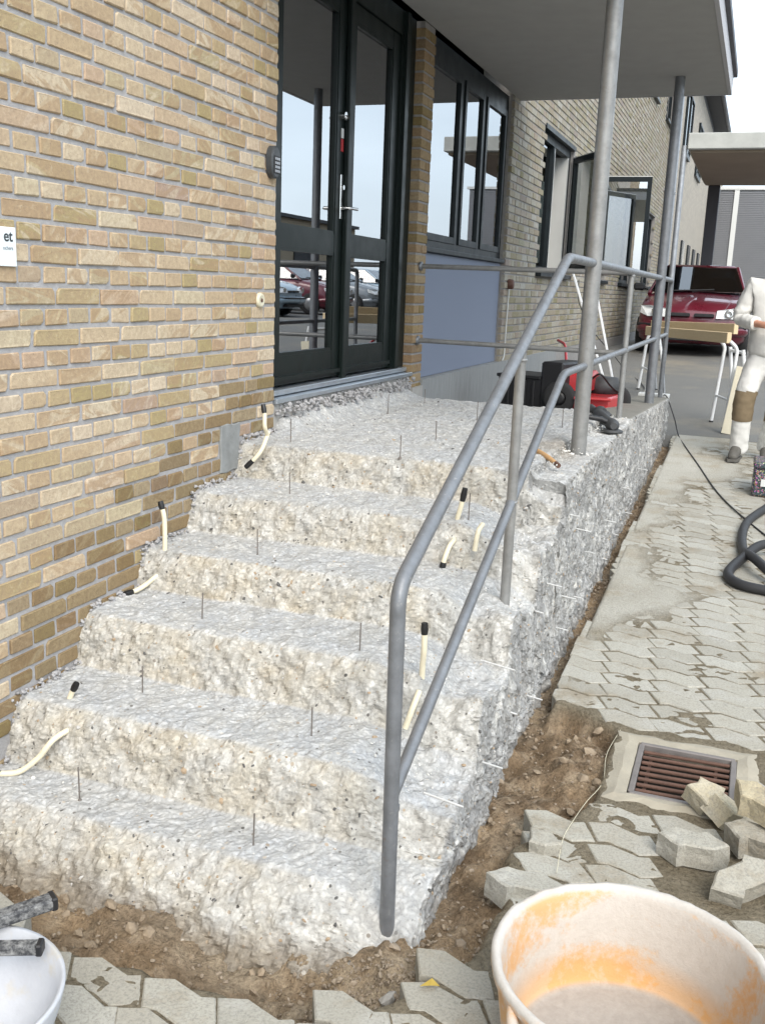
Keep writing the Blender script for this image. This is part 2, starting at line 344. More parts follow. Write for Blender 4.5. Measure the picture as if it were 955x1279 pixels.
# ------------------------------------------------------------------ mesh helpers
class MB:
    def __init__(s): s.v = []; s.f = []; s.sm = []
    def add(s, vs, fs, smooth=False):
        b = len(s.v); s.v += [tuple(v) for v in vs]; s.f += [tuple(i+b for i in f) for f in fs]; s.sm += [smooth]*len(fs); return s
    def box(s, a, b, mat=None, bev=0):
        (x0, y0, z0), (x1, y1, z1) = a, b
        if bev:
            vs = []
            for x, sx in ((x0, 1), (x1, -1)):
                for y, sy in ((y0, 1), (y1, -1)):
                    for z, sz in ((z0, 1), (z1, -1)):
                        vs += [(x+sx*bev, y+sy*bev, z), (x+sx*bev, y, z+sz*bev), (x, y+sy*bev, z+sz*bev)]
            def i(a, b, c, k): return (a*4+b*2+c)*3+k
            fs = []
            for c, fl in ((0, 0), (1, 1)): fs.append([i(0,0,c,0), i(0,1,c,0), i(1,1,c,0), i(1,0,c,0)] if not fl else [i(0,0,c,0), i(1,0,c,0), i(1,1,c,0), i(0,1,c,0)])
            for b_, fl in ((0, 0), (1, 1)): fs.append([i(0,b_,0,1), i(1,b_,0,1), i(1,b_,1,1), i(0,b_,1,1)] if not fl else [i(0,b_,0,1), i(0,b_,1,1), i(1,b_,1,1), i(1,b_,0,1)])
            for a_, fl in ((0, 0), (1, 1)): fs.append([i(a_,0,0,2), i(a_,0,1,2), i(a_,1,1,2), i(a_,1,0,2)] if not fl else [i(a_,0,0,2), i(a_,1,0,2), i(a_,1,1,2), i(a_,0,1,2)])
            for b_ in (0, 1):
                for c in (0, 1): fs.append([i(0,b_,c,0), i(1,b_,c,0), i(1,b_,c,1), i(0,b_,c,1)])
            for a_ in (0, 1):
                for c in (0, 1): fs.append([i(a_,0,c,0), i(a_,1,c,0), i(a_,1,c,2), i(a_,0,c,2)])
            for a_ in (0, 1):
                for b_ in (0, 1): fs.append([i(a_,b_,0,1), i(a_,b_,1,1), i(a_,b_,1,2), i(a_,b_,0,2)])
            for a_ in (0, 1):
                for b_ in (0, 1):
                    for c in (0, 1): fs.append([i(a_,b_,c,0), i(a_,b_,c,1), i(a_,b_,c,2)])
        else:
            vs = [(x, y, z) for x in (x0, x1) for y in (y0, y1) for z in (z0, z1)]
            fs = [(0, 1, 3, 2), (4, 6, 7, 5), (0, 4, 5, 1), (2, 3, 7, 6), (0, 2, 6, 4), (1, 5, 7, 3)]
        if mat is not None: vs = [mat @ Vector(v) for v in vs]
        return s.add(vs, fs)
    def bar(s, p, q, w, h, up=(0, 0, 1), bev=0):
        p, q = Vector(p), Vector(q); d = q-p; L = d.length; d.normalize()
        x = d.cross(Vector(up)); x.normalize(); z = x.cross(d)
        M = Matrix(((x.x, d.x, z.x, p.x), (x.y, d.y, z.y, p.y), (x.z, d.z, z.z, p.z), (0, 0, 0, 1)))
        return s.box((-w/2, 0, -h/2), (w/2, L, h/2), M, bev)
    def tube(s, pts, r, n=12, caps=True):
        pts = [Vector(p) for p in pts]; rs = r if isinstance(r, (list, tuple)) else [r]*len(pts)
        t0 = (pts[1]-pts[0]).normalized(); a = t0.orthogonal().normalized(); vs = []; fs = []
        for i, p in enumerate(pts):
            t = (pts[min(i+1, len(pts)-1)]-pts[max(i-1, 0)]).normalized()
            a = (a-t*a.dot(t)).normalized(); b = t.cross(a)
            vs += [p+rs[i]*(math.cos(2*math.pi*k/n)*a+math.sin(2*math.pi*k/n)*b) for k in range(n)]
        for i in range(len(pts)-1):
            for k in range(n): fs.append((i*n+k, i*n+(k+1) % n, (i+1)*n+(k+1) % n, (i+1)*n+k))
        s.add(vs, fs, True)
        if caps: s.add(vs[:n], [tuple(range(n-1, -1, -1))]); s.add(vs[-n:], [tuple(range(n))])
        return s
    def lathe(s, prof, c=(0, 0, 0), n=48, axis='z', smooth=True):
        vs = []; fs = []; c = Vector(c)
        for r, h in prof:
            for k in range(n):
                a = 2*math.pi*k/n; x, y = r*math.cos(a), r*math.sin(a)
                vs.append(c+(Vector((x, y, h)) if axis == 'z' else Vector((h, x, y)) if axis == 'x' else Vector((x, h, y))))
        for i in range(len(prof)-1):
            for k in range(n): fs.append((i*n+k, i*n+(k+1) % n, (i+1)*n+(k+1) % n, (i+1)*n+k))
        return s.add(vs, fs, smooth)
    def prism(s, poly, z0, z1, M=None, bev=0):
        n = len(poly); c = Vector((sum(p[0] for p in poly)/n, sum(p[1] for p in poly)/n))
        rings = [[(p[0], p[1], z0) for p in poly]]
        if bev:
            rings.append([(p[0], p[1], z1-bev) for p in poly])
            ins = []
            for p in poly:
                d = Vector(p[:2])-c; ins.append((*(c+d*max(.5, 1-bev*1.3/d.length)), z1))
            rings.append(ins)
        else: rings.append([(p[0], p[1], z1) for p in poly])
        vs = [v for r_ in rings for v in r_]
        if M is not None: vs = [M @ Vector(v) for v in vs]
        fs = [tuple(range(n-1, -1, -1)), tuple(range((len(rings)-1)*n, len(rings)*n))]
        for i in range(len(rings)-1):
            for k in range(n): fs.append((i*n+k, i*n+(k+1) % n, (i+1)*n+(k+1) % n, (i+1)*n+k))
        return s.add(vs, fs)
    def mesh(s, name):
        me = bpy.data.meshes.new(name); me.from_pydata(s.v, [], s.f)
        me.polygons.foreach_set('use_smooth', s.sm); 
        bm = bmesh.new(); bm.from_mesh(me); bmesh.ops.recalc_face_normals(bm, faces=bm.faces); bm.to_mesh(me); bm.free()
        me.update(); return me
def link(name, me, mat, parent=None):
    o = bpy.data.objects.new(name, me); COL.objects.link(o)
    if mat is not None and len(me.materials) == 0: me.materials.append(mat)
    if parent is not None:
        o.parent = parent
        if parent.type == 'EMPTY' and parent.parent is None: o.matrix_parent_inverse = Matrix.Translation(-parent.location)
    return o
def K(name, mb, mat, parent=None): return link(name, mb.mesh(name), mat, parent)
def tag(o, label, cat, group=None):
    o['label'] = label; o['category'] = cat
    if group: o['group'] = group
    return o
def thing(name, label, cat, loc=(0, 0, 0), group=None):
    o = bpy.data.objects.new(name, None); COL.objects.link(o); o.location = loc; o.empty_display_size = .1
    return tag(o, label, cat, group)
def struct(o): o['kind'] = 'structure'; return o
def stuff(o): o['kind'] = 'stuff'; return o
def catmull(P, n=8):
    P = [Vector(p) for p in P]; Q = [P[0]*2-P[1]]+P+[P[-1]*2-P[-2]]; out = []
    for i in range(1, len(Q)-2):
        for k in range(n):
            t = k/n; a, b, c, d = Q[i-1], Q[i], Q[i+1], Q[i+2]
            out.append(.5*((2*b)+(c-a)*t+(2*a-5*b+4*c-d)*t*t+(3*b-a-3*c+d)*t**3))
    return out+[P[-1]]
def fillet(P, r, n=6):
    P = [Vector(p) for p in P]; out = [P[0]]
    for a, b, c in zip(P, P[1:], P[2:]):
        u, v = (a-b).normalized(), (c-b).normalized()
        s_, e_ = b+u*r, b+v*r
        for k in range(n+1):
            t = k/n; out.append((1-t)**2*s_+2*t*(1-t)*b+t*t*e_)
    return out+[P[-1]]
# vectorised value noise
def _h(i, j, k):
    with np.errstate(over='ignore'):
        n = (i.astype(np.int64)*374761393+j.astype(np.int64)*668265263+k.astype(np.int64)*2147483647) & 0xffffffff
        n = ((n ^ (n >> 13))*1274126177) & 0xffffffff
        n = ((n ^ (n >> 16))*2246822519) & 0xffffffff
    return ((n ^ (n >> 15)) & 0xffffff)/float(0xffffff)
def vnoise(P):
    I = np.floor(P).astype(np.int64); F = P-I; F = F*F*(3-2*F); o = 0
    for a in (0, 1):
        for b in (0, 1):
            for c in (0, 1):
                w = (F[:, 0] if a else 1-F[:, 0])*(F[:, 1] if b else 1-F[:, 1])*(F[:, 2] if c else 1-F[:, 2])
                o = o+w*_h(I[:, 0]+a, I[:, 1]+b, I[:, 2]+c)
    return o*2-1
def fbm(P, s, oct=4, gain=.5):
    o = 0; a = 1; t = 0
    for i in range(oct): o = o+a*vnoise(P*s+17.3*i); t += a; a *= gain; s *= 2.07
    return o/t
def sstep(a, b, x): t = np.clip((x-a)/(b-a), 0, 1); return t*t*(3-2*t)
def zg(y): return float(-1.0+.0625*min(max(y+1.6, 0), 13.6))
def zgv(y): return -1.0+.0625*np.clip(y+1.6, 0, 13.6)

# ================================================================== SETTING
# ---- asphalt ground to the horizon (drops below the paving where stones lie)
mb = MB(); ys = [-60, -20, -6, -1.6, 0, 2, 4.85, 5.0, 8, 12, 20, 60, 300]; xs = [-200, -30, -8, 0, 5, 12, 40, 250]
def gz(x, y): return zg(y)-(.2 if (y < 4.9 and x < 9) else .0)
vs = [(x, y, gz(x, y)) for y in ys for x in xs]; nx = len(xs)
mb.add(vs, [(j*nx+i, j*nx+i+1, (j+1)*nx+i+1, (j+1)*nx+i) for j in range(len(ys)-1) for i in range(nx-1)])
struct(K('ground', mb, M_ASPH))

# ---- soil bed: joints sand under the paving, dug-out pit, trench by the stair wall, cement dust
PIT = [(-.1, -2.40), (.45, -2.52), (.70, -2.585), (.83, -2.60), (.95, -2.57), (1.02, -2.60), (1.18, -2.57), (1.27, -2.62), (1.38, -2.69), (1.50, -2.50),
       (1.62, -2.34), (1.68, -2.2), (1.69, -1.95), (1.64, -1.70), (1.75, -1.52), (1.84, -1.33), (1.84, -.82), (1.63, -.70), (1.575, -.78), (1.575, 5.05), (1.0, 5.05), (1.0, -1.2), (-.1, -1.2)]
def inpoly(px, py, poly):
    px = np.asarray(px, float); py = np.asarray(py, float); ins = np.zeros(px.shape, bool); j = len(poly)-1
    for i in range(len(poly)):
        xi, yi = poly[i]; xj, yj = poly[j]
        c = ((yi > py) != (yj > py)) & (px < (xj-xi)*(py-yi)/((yj-yi) or 1e-9)+xi); ins ^= c; j = i
    return ins
def grid_axis(segs):
    out = []
    for a, b, st in segs: out += list(np.arange(a, b-1e-6, st))
    return np.array(out+[segs[-1][1]])
gx = grid_axis([(-.12, 1.2, .025), (1.2, 1.95, .0125), (1.95, 2.9, .03), (2.9, 6.5, .3)])
gy = grid_axis([(-7, -3.2, .3), (-3.2, -2.75, .03), (-2.75, -.55, .0125), (-.55, 5.05, .025)])
GX, GY = np.meshgrid(gx, gy)
pit = inpoly(GX, GY, PIT).astype(float)
for _ in range(2):
    p = np.pad(pit, 1, mode='edge'); pit = (p[:-2, 1:-1]+p[2:, 1:-1]+p[1:-1, :-2]+p[1:-1, 2:]+p[1:-1, 1:-1]*2)/6
P3 = np.stack([GX.ravel(), GY.ravel(), np.zeros(GX.size)], 1)
nz = fbm(P3, 5, 4).reshape(GX.shape); nf = fbm(P3+9, 34, 4, .6).reshape(GX.shape)
depth = .10+.05*nz+.05*sstep(-2.0, -2.25, GY)*sstep(1.5, 1.25, GX)
depth = np.where(GY > -.75, .10, depth)
near = np.exp(-(((GX-1.45)/.22)**2+((GY+2.2)/.2)**2)); depth = depth-.045*near+.05*np.exp(-(((GX-1.55)/.12)**2+((GY+2.38)/.1)**2))
depth = depth-.05*np.exp(-(((GX-1.72)/.12)**2+((GY+1.0)/.25)**2))
dustn = fbm(P3+3.1, 1.6, 5, .6).reshape(GX.shape)
dust = sstep(-.16, .34, dustn*.9+.37-.75*np.clip((GX-1.6)/.5, 0, 3)+.55*sstep(1.4, 3.2, GY)-.35*np.exp(-((GY+.1)/.45)**2)-.9*sstep(-.45, -.75, GY))
dust = dust*(1-np.clip(pit*3, 0, 1))*(GX > 1.55)
bed = zgv(GY)-.0034+.0055*nf*(1-dust)+.007*dust
Zs = bed*(1-pit)+(zgv(GY)-depth+.034*nf+.024*fbm(P3+5, 14, 3).reshape(GX.shape))*pit
Zs = np.where((GX > 1.925) & (GX < 2.30) & (GY > -1.275) & (GY < -.87), Zs-.45, Zs)
nxx, nyy = len(gx), len(gy)
vs = np.stack([GX.ravel(), GY.ravel(), Zs.ravel()], 1)
idx = np.arange(nxx*nyy).reshape(nyy, nxx)
fs = np.stack([idx[:-1, :-1].ravel(), idx[:-1, 1:].ravel(), idx[1:, 1:].ravel(), idx[1:, :-1].ravel()], 1)
me = bpy.data.meshes.new('soil_bed'); me.from_pydata(vs.tolist(), [], fs.tolist()); me.polygons.foreach_set('use_smooth', [True]*len(fs))
def lerpc(t, a, b): t = np.clip(t, 0, 1)[:, None]; a = np.asarray(a, float); b = np.asarray(b, float); return a*(1-t)+b*t
q1 = fbm(P3+2, 6, 5, .6)*.5+.5; q2 = fbm(P3+31, 2.3, 4, .6)*.5+.5; q3 = fbm(P3+51, 22, 4, .6)*.5+.5
soilc = lerpc((q1-.25)*2, (.10, .07, .045), (.27, .20, .13)); soilc = lerpc((q3-.5)*2.4, soilc, (.36, .29, .21)); soilc = lerpc((q2-.5)*2.2, soilc, (.33, .285, .22))
sandc = lerpc(q3, (.17, .14, .095), (.31, .27, .20))
dustc = lerpc((q2-.2)*1.7, (.35, .33, .28), (.46, .445, .395)); dustc = lerpc((q1-.52)*2.2, dustc, (.34, .29, .21)); dustc = lerpc((q3-.55)*1.5, dustc, (.42, .40, .35))
soilc = soilc*np.array([1.5, 1.48, 1.45])
tone = lerpc(np.clip(pit*1.6, 0, 1).ravel(), sandc, soilc); tone = lerpc(dust.ravel(), tone, dustc)
ca = me.color_attributes.new('tone', 'FLOAT_COLOR', 'POINT')
ca.data.foreach_set('color', np.concatenate([tone, dust.reshape(-1, 1)], 1).ravel())
struct(link('soil_bed', me, M_SOIL))
def soil_z(x, y):
    i = min(max(int(np.searchsorted(gx, x)), 0), nxx-1); j = min(max(int(np.searchsorted(gy, y)), 0), nyy-1); return float(Zs[j, i])

# ---- interlocking concrete pavers
PAV0 = [(0, 0), (.068, .006), (.147, -.054), (.178, -.052), (.198, -.150), (.128, -.158), (.050, -.098), (.017, -.098)]
A_, B_ = Vector((.180, -.053)), Vector((-.0195, -.1045))
ROT = Matrix.Rotation(R(17), 2); SCL = 1.07
PAV = [tuple(ROT @ (Vector(p)*SCL)) for p in PAV0]
cx = sum(p[0] for p in PAV)/8; cy = sum(p[1] for p in PAV)/8
PAV = [(p[0]-cx, p[1]-cy) for p in PAV]
PAVS = [(p[0]*.981, p[1]*.952) for p in PAV]                    # joint gap
LA, LB = ROT @ (A_*SCL), ROT @ (B_*SCL)
SUR = (1.87, 2.36, -1.31, -.825)                               # concrete round the drain
pave = []
for i in range(-60, 60):
    for j in range(-90, 60):
        c = Vector((1.67, -.62))+LA*i+LB*j
        if not (-.3 < c.x < 4.2 and -4.6 < c.y < 4.95): continue
        if inpoly([c.x], [c.y], PIT)[0]: continue
        if c.x < 1.6 and c.y > -1.4: 
            if c.x < 1.45: continue
        if c.x < 1.3 and c.y > -2.5: continue
        if SUR[0]-.03 < c.x < SUR[1]+.03 and SUR[2]-.03 < c.y < SUR[3]+.03: continue
        if 2.17 < c.x < 2.6 and -1.85 < c.y < -1.36: continue     # lifted stones: the heap
        pave.append(c)
pavement = thing('pavement', 'beige grey interlocking concrete paving beside the broken concrete stairs', 'pavement', (2.2, 1, zg(1)))
pavement['kind'] = 'structure'
del pavement['category']
def clip_x(poly, x0):
    out = []
    for a, b in zip(poly, poly[1:]+poly[:1]):
        if a[0] >= x0: out.append(a)
        if (a[0] >= x0) != (b[0] >= x0):
            t = (x0-a[0])/(b[0]-a[0]); out.append((x0, a[1]+t*(b[1]-a[1])))
    return out
def in_view(p, mx=.47, my=.6):
    d = Vector(p)-CAMPOS; z = d.dot(_f)
    if z < .3: return False
    return abs(d.dot(_r)/z*FPX) < mx*955+25 and abs(d.dot(_u)/z*FPX) < my*1279
pv_meshes = []
for k in range(4):
    q = [(x+random.uniform(-.003, .003), y+random.uniform(-.003, .003)) for x, y in PAVS]
    me = MB().prism(q, -.08, 0, None, .004).mesh('paver'); me.materials.append(M_PAVER); pv_meshes.append(me)
ranked = sorted(pave, key=lambda c: (not in_view((c.x, c.y, zg(c.y))), (Vector((c.x, c.y, zg(c.y)))-CAMPOS).length))
rest = MB(); rrnd = []
for n_, c in enumerate(ranked):
    tilt = random.gauss(0, .006), random.gauss(0, .006)
    loose = c.y < -2.2 or (c.y < -1.4 and c.x < 1.95)
    dz = random.gauss(0, .0015)+(random.uniform(-.004, .006) if loose else 0)
    poly = PAVS
    cutx = 1.572 if c.y > -.9 else None
    Mx = Matrix.Translation((c.x+random.gauss(0, .0025), c.y+random.gauss(0, .0025), zg(c.y)+dz)) @ Matrix.Rotation(.0625*(c.y > -1.6)+tilt[0], 4, 'X') @ Matrix.Rotation(tilt[1], 4, 'Y') @ Matrix.Rotation(random.gauss(0, .05 if loose else .016), 4, 'Z')
    if cutx and c.x+min(p[0] for p in PAVS) < cutx:
        poly = clip_x(PAVS, cutx-c.x)
        if len(poly) < 3: continue
    if n_ < 296:
        if poly is PAVS: o = bpy.data.objects.new('paver', random.choice(pv_meshes)); COL.objects.link(o)
        else: o = bpy.data.objects.new('paver', MB().prism(poly, -.08, 0, None, .003).mesh('paver')); o.data.materials.append(M_PAVER); COL.objects.link(o)
        o.parent = pavement; o.matrix_parent_inverse = Matrix.Translation(-pavement.location); o.matrix_basis = Mx
    else:
        b = len(rest.f); rest.prism(poly, -.08, 0, Mx, .004); rrnd += [random.random()]*(len(rest.f)-b)
me = bpy.data.meshes.new('paver_field'); me.from_pydata(rest.v, [], rest.f)
at = me.attributes.new('rnd', 'FLOAT', 'FACE'); at.data.foreach_set('value', rrnd)
stuff(link('paver_field', me, M_PAVER_A, pavement))
# concrete collar round the drain, an irregular slab with a hole
mb = MB(); n = 24; ox0, ox1, oy0, oy1 = SUR; hx0, hx1, hy0, hy1 = 1.945, 2.287, -1.255, -.893
def rect_pts(x0, x1, y0, y1, m, jit):
    P = []
    for k in range(m): P.append((x0+(x1-x0)*k/m, y0))
    for k in range(m): P.append((x1, y0+(y1-y0)*k/m))
    for k in range(m): P.append((x1-(x1-x0)*k/m, y1))
    for k in range(m): P.append((x0, y1-(y1-y0)*k/m))
    return [(a+random.uniform(-jit, jit), b+random.uniform(-jit, jit)) for a, b in P]
O_, I_ = rect_pts(ox0, ox1, oy0, oy1, 9, .012), rect_pts(hx0, hx1, hy0, hy1, 9, .001)
n = len(O_); zz = [(x, y, zg(y)-.004) for x, y in O_]; zi = [(x, y, zg(y)+.001) for x, y in I_]; zm = [((a[0]+b[0])/2, (a[1]+b[1])/2, zg((a[1]+b[1])/2)+.006+random.uniform(-.003, .003)) for a, b in zip(O_, I_)]
zb = [(x, y, zg(y)-.12) for x, y in O_]; zib = [(x, y, zg(y)-.25) for x, y in I_]
allv = zb+zz+zm+zi+zib; F_ = []
for rr in range(4):
    for k in range(n): F_.append((rr*n+k, rr*n+(k+1) % n, (rr+1)*n+(k+1) % n, (rr+1)*n+k))
mb.add(allv, F_)
pz0, pz1 = zg(-1)-.30, zg(-1)-.036
dp = MB(); e_ = .003
dp.add([(hx0+e_, hy0+e_, pz0), (hx1-e_, hy0+e_, pz0), (hx1-e_, hy1-e_, pz0), (hx0+e_, hy1-e_, pz0), (hx0+e_, hy0+e_, pz1), (hx1-e_, hy0+e_, pz1), (hx1-e_, hy1-e_, pz1), (hx0+e_, hy1-e_, pz1)],
       [(0, 1, 2, 3), (0, 4, 5, 1), (1, 5, 6, 2), (2, 6, 7, 3), (3, 7, 4, 0)])
K('drain_pit', dp, simple('pit_darkness', (.022, .018, .014), .8, 0, .4, 20, .3), pavement)  # near-black lining: the shade below the bars is put into the pit colour
K('drain_collar', mb, simple('drain_collar_concrete', (.325, .295, .235), .95, 0, .3, 9, .6), pavement)

# ================================================================== BUILDING
bld = thing('brick_building', 'yellow brick building with dark green glazed entrance doors and flat grey canopy', 'building', (-.1, 0, zg(0)))
CO, HD, JT = .0667, .12, .0135
BH = CO-.0140
def zc(k): return (27-k)*CO                                      # underside of course k
FR = [-2.165, -1.90, -1.53, -1.15, -.77, -.36]; TR = [-.955, -.748, -.562, -.408, -.245, -.085]
def stair_z(y):
    z = -1.02
    for f_, t_ in zip(FR, TR):
        if y > f_: z = t_
    return z
wall = K('wall', MB().box((-.35, -5.2, -1.4), (-.0055, -.004, 4.9)), M_MORTAR, bld)
def course(k, y_end, y0=0.0):
    """joints of one course, from the corner at y0 towards -Y: list of (y_hi, y_lo)"""
    out = []; y = 0.0
    if k % 2 == 0:
        u = [1.0]
    elif k % 4 == 1: u = [1.5, 1.0, 2.0]
    else: u = [1.5, 2.0]
    i = 0
    while y0-y > y_end:
        w = u[min(i, len(u)-1)]*HD; out.append((y0-y, y0-y-w)); y += w; i += 1
    return out
def brick_variant(L, kind, seed):
    rd = random.Random(seed); j = lambda s: rd.uniform(-s, s)
    h = BH; b = .0035; mb = MB()
    out = [(-L/2, 0), (L/2, 0), (L/2, h), (-L/2, h)]
    out = [(y+j(.0022), z+j(.0016)) for y, z in out]
    # chipped or rounded corners
    pts = []
    for i, (y, z) in enumerate(out):
        c = rd.choice([.002, .003, .004, .004, .011]) ; sy = 1 if y < 0 else -1; sz = 1 if z < h/2 else -1
        a_, b_ = (y+sy*c, z), (y, z+sz*c*rd.uniform(.6, 1))
        pts += ([a_, b_] if i in (1, 3) else [b_, a_])
    cyc = sum(p[0] for p in pts)/8; czc = sum(p[1] for p in pts)/8
    tw = [j(.0012) for _ in range(8)]
    back = [(-.045, y, z) for y, z in pts]; mid = [(-b+t_, y, z) for (y, z), t_ in zip(pts, tw)]
    front = [(t_, y-math.copysign(b, y-cyc), z-math.copysign(b*.9, z-czc)) for (y, z), t_ in zip(pts, tw)]
    v = back+mid+front; F = [tuple(range(16, 24))]
    for r_ in (0, 1):
        for k in range(8): F.append((r_*8+k, r_*8+(k+1) % 8, (r_+1)*8+(k+1) % 8, (r_+1)*8+k))
    mb.add(v, F); return mb
VAR = {}
for L in (1.0, 1.5, 2.0):
    VAR[L] = []
    for s_ in range(5):
        mbv = brick_variant(L*HD-JT, L, int(L*100+s_)); me = mbv.mesh('brick'); me.materials.append(M_BRICK)
        me2 = me.copy(); me2.materials.clear(); me2.materials.append(M_BRICK_ST); VAR[L].append((mbv, me, me2))
items = []
for k in range(-42, 46):
    z = zc(k)+.006
    for yh, yl in course(k, -5.15):
        u = round((yh-yl)/HD*2)/2; y = (yh+yl)/2
        if z+BH < stair_z(y)-.08: continue
        if z < -1.32 or (y < -2.3 and z < -1.15): continue
        if z > 4.85: continue
        sy = stair_z(y)
        ahead = max(stair_z(y), stair_z(y+.16))
        stained = z < ahead+.27+.09*mnoise.noise((y*3, z*3, 4)) and random.random() < .93
        if y < -1.95: stained = z < -.75
        if -.53 < y < -.355 and -.2 < z+BH/2 < 0.0: continue        # cement patch here
        items.append((y, z, u, stained))
def key(t):
    p = Vector((0, t[0], t[1])); return (not in_view(p, .5, .5), (p-CAMPOS).length)
items.sort(key=key)
restm = {0: (MB(), []), 1: (MB(), [])}
for n_, (y, z, u, stn) in enumerate(items):
    mbv, m1, m2 = random.choice(VAR[u]); dx = random.gauss(.0008, .0016)
    rx = random.gauss(0, .006)
    if n_ < 296:
        o = bpy.data.objects.new('brick', m2 if stn else m1); COL.objects.link(o); o.parent = wall
        o.location = (dx, y, z+random.gauss(0, .0012)); o.rotation_euler = (rx, 0, 0)
    else:
        mb, rl = restm[int(stn)]; b0 = len(mb.f)
        mb.add([(a+dx, b+y, c+z) for a, b, c in mbv.v], mbv.f); rl += [random.random()]*(len(mb.f)-b0)
def mesh_attr(name, mb, rl, mat, parent):
    me = bpy.data.meshes.new(name); me.from_pydata(mb.v, [], mb.f)
    bm = bmesh.new(); bm.from_mesh(me); bmesh.ops.recalc_face_normals(bm, faces=bm.faces); bm.to_mesh(me); bm.free()
    at = me.attributes.new('rnd', 'FLOAT', 'FACE'); at.data.foreach_set('value', rl)
    return stuff(link(name, me, mat, parent))
mesh_attr('brickwork', *restm[0], M_BRICK_A, wall); mesh_attr('stained_brickwork', *restm[1], M_BRICK_STA, wall)
# cement patch beside the landing
mb = MB(); mb.prism([(-.535, -.205), (-.48, -.212), (-.42, -.204), (-.37, -.21), (-.362, -.15), (-.368, -.08), (-.356, -.02), (-.36, .008), (-.42, .003), (-.47, .012), (-.528, .007), (-.536, -.06), (-.529, -.13)], -.006, .0065, Matrix(((0, 0, 1, 0), (1, 0, 0, 0), (0, 1, 0, 0), (0, 0, 0, 1))), .003)
K('cement_patch', mb, M_CEMENT, wall)
# pier right of the door, bricks
def bricks_face(name, y0, y1, z0, z1, holes, parent, mat, mortar, off=0.0, x=0.0, seed=1, thick=.3, kmax=None):
    rd = random.Random(seed); mb = MB(); rl = []
    k = int(math.floor(27-z0/CO)); 
    while True:
        z = zc(k)
        if z > z1-.02: break
        y = y0; i = 0
        while y < y1-.005:
            if k % 2 == 0: w = HD
            else: w = 2*HD if not (i == 0 and k % 4 == 1) else HD*1.5
            ye = min(y+w, y1); L = ye-y-.011
            zb_, zt = z+.006, min(z+.006+BH, z1); yc = (y+ye)/2
            skip = L < .02
            for a, b, c, d in holes:
                if a-.02 < yc < b+.02 and c-.03 < (zb_+zt)/2 < d+.03: skip = True
            if not skip:
                d = rd.gauss(.001, .0018); b_ = .003; fy = (y+.0055, ye-.0055); b0 = len(mb.f)
                v = [(x-.03, fy[0], zb_), (x-.03, fy[1], zb_), (x-.03, fy[1], zt), (x-.03, fy[0], zt),
                     (x-b_+d, fy[0], zb_), (x-b_+d, fy[1], zb_), (x-b_+d, fy[1], zt), (x-b_+d, fy[0], zt),
                     (x+d, fy[0]+b_, zb_+b_), (x+d, fy[1]-b_, zb_+b_), (x+d, fy[1]-b_, zt-b_), (x+d, fy[0]+b_, zt-b_)]
                mb.add(v, [(8, 9, 10, 11)]+[(r_*4+q_, r_*4+(q_+1) % 4, (r_+1)*4+(q_+1) % 4, (r_+1)*4+q_) for r_ in (0, 1) for q_ in range(4)])
                rl += [rd.random()]*(len(mb.f)-b0)
            y = ye; i += 1
        k -= 1
    return mesh_attr(name, mb, rl, mat, parent)
PY0, PY1 = 2.085, 2.305
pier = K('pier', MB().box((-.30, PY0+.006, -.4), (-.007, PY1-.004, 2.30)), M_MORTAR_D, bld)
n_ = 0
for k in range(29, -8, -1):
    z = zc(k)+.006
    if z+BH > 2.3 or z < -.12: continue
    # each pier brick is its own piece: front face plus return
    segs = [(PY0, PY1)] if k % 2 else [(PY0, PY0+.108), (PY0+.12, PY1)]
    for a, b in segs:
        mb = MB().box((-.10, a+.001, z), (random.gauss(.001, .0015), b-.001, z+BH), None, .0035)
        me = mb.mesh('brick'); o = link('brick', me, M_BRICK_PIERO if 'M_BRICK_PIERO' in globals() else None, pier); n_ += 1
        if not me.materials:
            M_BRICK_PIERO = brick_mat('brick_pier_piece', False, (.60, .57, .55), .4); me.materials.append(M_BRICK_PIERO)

# long facade beyond: weathered bricks with window openings
WINS = [(5.95, 7.66, .86, 2.25), (9.08, 10.8, .86, 2.25), (12.4, 14.1, .86, 2.25), (15.6, 17.3, .86, 2.25),
        (13.6, 15.7, 4.2, 5.6), (17.5, 19.2, 4.2, 5.6), (22, 24, 4.2, 5.6), (27, 29, 4.2, 5.6), (6.0, 7.7, 4.2, 5.6), (9.8, 11.5, 4.2, 5.6)]
FY0, FY1 = 4.60, 21.0
# mortar body split around the openings
mb = MB(); ysb = sorted({FY0+.006, FY1}|{w[0] for w in WINS if w[0] < FY1}|{w[1] for w in WINS if w[1] < FY1})
for a, b in zip(ysb, ysb[1:]):
    zs = sorted([(w[2], w[3]) for w in WINS if w[0] <= a+1e-6 and w[1] >= b-1e-6]); z = -.6
    for c, d in zs: mb.box((-.30, a, z), (-.007, b, c)); z = d
    mb.box((-.30, a, z), (-.007, b, 6.6))
fac = K('facade_wall', mb, M_MORTAR_D, bld)
bricks_face('weathered_brickwork', FY0, FY1, -.02, 6.55, WINS, fac, M_BRICK_GREY, None, seed=3)
fb = MB(); fb.box((-.30, 21.0, -.6), (-.002, 46, 6.6))
M_FARB, ntf, bsf = newmat('far_brickwork')
bt = N(ntf, 'ShaderNodeTexBrick', Scale=1.0, Mortar9Size=.006); bt.inputs['Color1'].default_value = (.33, .30, .25, 1); bt.inputs['Color2'].default_value = (.42, .37, .30, 1); bt.inputs['Mortar'].default_value = (.27, .26, .25, 1)
bt.inputs['Brick Width'].default_value = .24; bt.inputs['Row Height'].default_value = .0667
